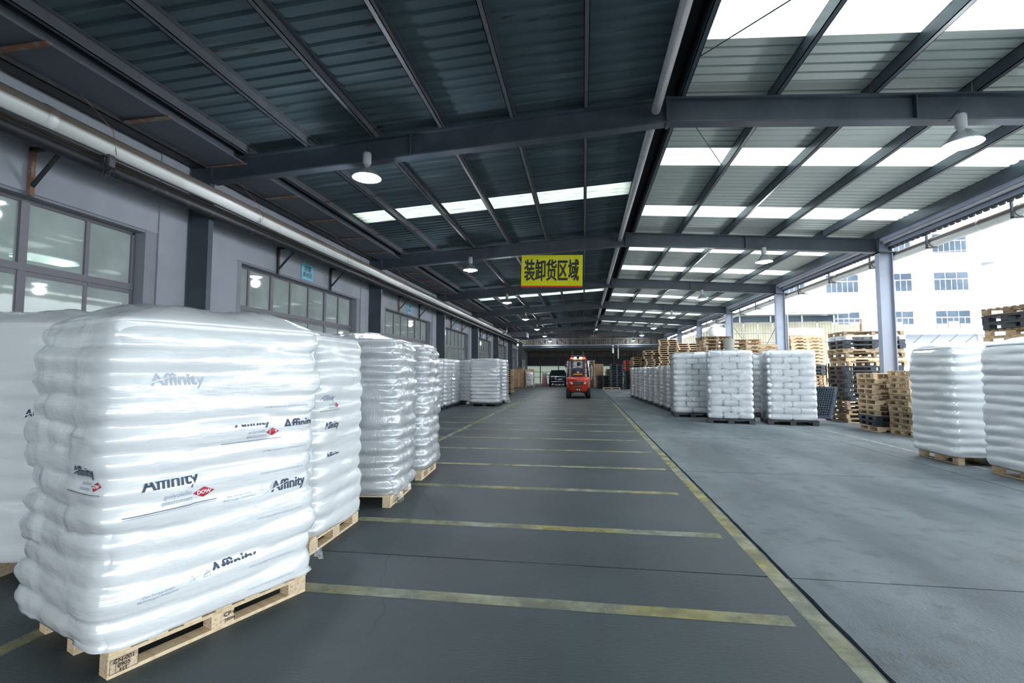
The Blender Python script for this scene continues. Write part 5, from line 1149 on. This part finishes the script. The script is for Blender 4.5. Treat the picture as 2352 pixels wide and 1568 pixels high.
# load on the forks
tt, ss_ = load('tall white wrapped load with red marks carried on the forklift forks', -.36, 31.75, 1, 1.5, 1.1, 11, .17, 'wo', 'film_v', R=.03, seed=90, base=(1.4, 1.05), res=(12, 6), h=.14, cat='pallet load', grp='wrapped sack pallets')
tt.location.z = .25
for zz in (.4, .75, 1.1, 1.45, 1.8):
    ob('label_mark', MB().box(-.68, -.5, -.57, -.562, zz, zz + .07).mesh('label_mark', M['redink']), tt); ob('label_mark', MB().box(.45, .6, -.57, -.562, zz + .1, zz + .17).mesh('label_mark', M['redink']), tt)

# driver: one skinned body, jacket by material, cap as a child
def skin_body(nm, J, E_, mats, pick):
    me = bpy.data.meshes.new(nm); me.from_pydata([j[0] for j in J], E_, []); o = bpy.data.objects.new(nm, me); C.objects.link(o)
    sk = o.modifiers.new('s', 'SKIN'); sk.use_smooth_shade = True
    for i, j in enumerate(J): me.skin_vertices[0].data[i].radius = j[1] if isinstance(j[1], tuple) else (j[1], j[1]); me.skin_vertices[0].data[i].use_root = (i == 0)
    sb = o.modifiers.new('u', 'SUBSURF'); sb.levels = 2
    bpy.context.view_layer.update(); m2 = bpy.data.meshes.new_from_object(o.evaluated_get(bpy.context.evaluated_depsgraph_get())); o.modifiers.clear(); o.data = m2; m2.name = nm
    m2.materials.clear()
    for m in mats: m2.materials.append(m)
    for p in m2.polygons: p.material_index = pick(p.center)
    m2.shade_smooth(); return o
px, py, pz = -.31, 29.85, 1.27     # hips, in the world
J = [((0, 0, 0), (.19, .14)), ((0, .02, .2), (.18, .13)), ((.0, .05, .42), (.22, .13)), ((.01, .07, .54), (.1, .09)), ((.015, .08, .6), (.055, .055)), ((.03, .11, .69), (.075, .085)), ((.035, .12, .78), (.085, .1)), ((.035, .12, .84), (.06, .07)),
     ((-.25, .05, .46), (.095, .09)), ((-.3, .14, .2), (.062, .062)), ((-.2, .4, .2), (.045, .045)), ((-.15, .5, .24), (.035, .03)), ((-.1, .55, .26), (.03, .02)),
     ((.25, .05, .46), (.095, .09)), ((.31, .14, .2), (.062, .062)), ((.22, .4, .18), (.045, .045)), ((.16, .5, .24), (.035, .03)), ((.11, .55, .26), (.03, .02)),
     ((-.12, .2, -.0), (.1, .09)), ((-.14, .5, .02), (.075, .075)), ((-.14, .56, -.35), (.055, .055)), ((-.14, .68, -.42), (.05, .035)),
     ((.12, .2, -.0), (.1, .09)), ((.14, .5, .02), (.075, .075)), ((.14, .56, -.35), (.055, .055)), ((.14, .68, -.42), (.05, .035))]
Ed = [(0, 1), (1, 2), (2, 3), (3, 4), (4, 5), (5, 6), (6, 7), (2, 8), (8, 9), (9, 10), (10, 11), (11, 12), (2, 13), (13, 14), (14, 15), (15, 16), (16, 17), (0, 18), (18, 19), (19, 20), (20, 21), (0, 22), (22, 23), (23, 24), (24, 25)]
drv = skin_body('person', J, Ed, [M['navy'], M['skin'], M['trouser']], lambda c: 1 if (c.z > .585 or (c.y > .42 and c.z > .12)) else (2 if c.z < .08 and c.y > .08 else 0))
drv.location = (px, py, pz); tag(drv, 'person in a navy jacket and dark cap driving the forklift, head turned right', 'person')
cap = ob('cap', MB().lathe([(0, .125), (.06, .118), (.1, .09), (.118, .04), (.12, .0), (.11, -.01)], (0, 0, 0), 18).mesh('cap', M['hair'], True), drv, (.035, .115, .785))
ob('cap_peak', MB().prism([(-.08, .06), (.08, .06), (.07, .19), (-.07, .19)], 'z', -.008, .006).mesh('cap_peak', M['hair']), cap); cap.rotation_euler = (rad(-6), 0, rad(-38))
ob('hair', MB().lathe([(.1, 0), (.1, -.05), (.085, -.1)], (0, 0, 0), 14).mesh('hair', M['hair'], True), drv, (.03, .1, .77))
for s_ in (-1, 1): ob('ear', MB().lathe([(0, -.012), (.022, 0), (0, .012)], (0, 0, 0), 8, 'x').mesh('ear', M['skin'], True), drv, (.035 + s_ * .082, .12 - s_ * .05, .735))
ob('nose', MB().lathe([(0, .02), (.012, .0), (.014, -.02), (0, -.026)], (0, 0, 0), 8).mesh('nose', M['skin'], True), drv, (.11, .2, .74))
for k, (x0, sg) in enumerate(((-.1, -1), (.11, 1))):
    for i in range(5):
        L_ = (.05, .07, .075, .07, .055)[i]; a = (x0 + sg * .01, .555 - .0, .275 - .016 * i) if i else (x0 - sg * .02, .53, .28)
        ob('finger', MB().tube([a, (a[0] + sg * .0, a[1] + L_ * .6, a[2] + .01), (a[0] - sg * .01, a[1] + L_ * .8, a[2] - .015)], [.009, .008, .006], 6).mesh('finger', M['skin'], True), drv)

# ------------------------------------------------------------------ parked car
car = thing('parked_car', 'black sport utility car parked at the far end, seen from behind', 'car', (-2.55, 49.2, 0), rad(4))
def car_body():
    me = bpy.data.meshes.new('body'); bm = bmesh.new()
    secs = [(.0, .5, .88, .84, 1.02), (.12, .42, .94, .93, 1.08), (.9, .3, .96, .95, 1.1), (2.4, .28, .96, .95, 1.1), (3.7, .3, .95, .93, 1.05), (4.5, .38, .9, .84, .95), (4.72, .46, .8, .7, .8)]
    rows = []
    for y, zb, wm, wt, zt_ in secs:
        rows.append([bm.verts.new(p) for p in ((-wm * .96, y, zb), (-wm, y, zb + .25), (-wt, y, zt_), (wt, y, zt_), (wm, y, zb + .25), (wm * .96, y, zb))])
    for a, b in zip(rows, rows[1:]):
        for i in range(6): j = (i + 1) % 6; bm.faces.new((a[i], a[j], b[j], b[i]))
    bm.faces.new(rows[0][::-1]); bm.faces.new(rows[-1]); bmesh.ops.recalc_face_normals(bm, faces=bm.faces[:])
    bmesh.ops.bevel(bm, geom=bm.edges[:], offset=.03, segments=2, affect='EDGES', clamp_overlap=True); bm.to_mesh(me); bm.free(); me.materials.append(M['carpaint']); me.shade_smooth(); return me
ob('body', car_body(), car)
def cabin(nm, y0, y1, y2, y3, w0, w1, z0, z1, m):
    return MB().quadbox([(-w0, y0, z0), (w0, y0, z0), (w0, y3, z0), (-w0, y3, z0), (-w1, y1, z1), (w1, y1, z1), (w1, y2, z1), (-w1, y2, z1)]).mesh(nm, m, True if 0 else False, bevel=.04)
ob('cabin', cabin('cabin', .1, .42, 2.6, 3.5, .88, .68, 1.08, 1.72, M['carpaint']), car)
ob('rear_window', MB().quadbox([(-.72, .12, 1.15), (.72, .12, 1.15), (.72, .2, 1.15), (-.72, .2, 1.15), (-.6, .34, 1.6), (.6, .34, 1.6), (.6, .4, 1.6), (-.6, .4, 1.6)]).mesh('rear_window', M['carglass']), car)
for s_ in (-1, 1):
    ob('side_window', MB().quadbox([(.86 * s_, .5, 1.16), (.9 * s_, .5, 1.16), (.88 * s_, 3.2, 1.16), (.84 * s_, 3.2, 1.16), (.7 * s_, .7, 1.6), (.74 * s_, .7, 1.6), (.73 * s_, 2.6, 1.6), (.69 * s_, 2.6, 1.6)]).mesh('side_window', M['carglass']), car)
    ob('tail_lamp', MB().box(.5 * s_ if s_ > 0 else -.84, .84 if s_ > 0 else -.5, -.03, .05, .93, 1.0).mesh('tail_lamp', mat('dim_tail_lens', (.12, .02, .02), .2)), car)
    ob('door_mirror', MB().box(.98 * s_ - .1, .98 * s_ + .1, 2.7, 2.8, 1.1, 1.26).mesh('door_mirror', M['carpaint'], bevel=.03), car)
    for yy in (.85, 3.75): wheel(car, .82 * s_, yy, .36, .25)
    ob('exhaust', MB().tube([(.55 * s_, -.05, .3), (.55 * s_, .2, .3)], .05, 8).mesh('exhaust', M['chrome']), car)
ob('chrome_strip', MB().box(-.7, .7, -.02, .0, .52, .55).mesh('chrome_strip', M['chrome']), car); ob('trim_strip', MB().box(-.75, .75, .06, .1, 1.06, 1.09).mesh('trim_strip', M['chrome']), car)
np_ = ob('number_plate', MB().box(-.02, .42, -.045, -.02, .68, .82).mesh('number_plate', M['plate']), car)
for i in range(6): ob('plate_character', MB().box(.02 + i * .063, .055 + i * .063, -.05, -.045, .71, .79).mesh('plate_character', M['whiteink']), np_)
for i in range(5): ob('badge_letter', MB().box(-.3 + i * .14, -.24 + i * .14, .0, .02, 1.0, 1.04).mesh('badge_letter', M['chrome']), car)
ob('roof_spoiler', MB().box(-.62, .62, .3, .5, 1.68, 1.72).mesh('roof_spoiler', M['carpaint']), car)
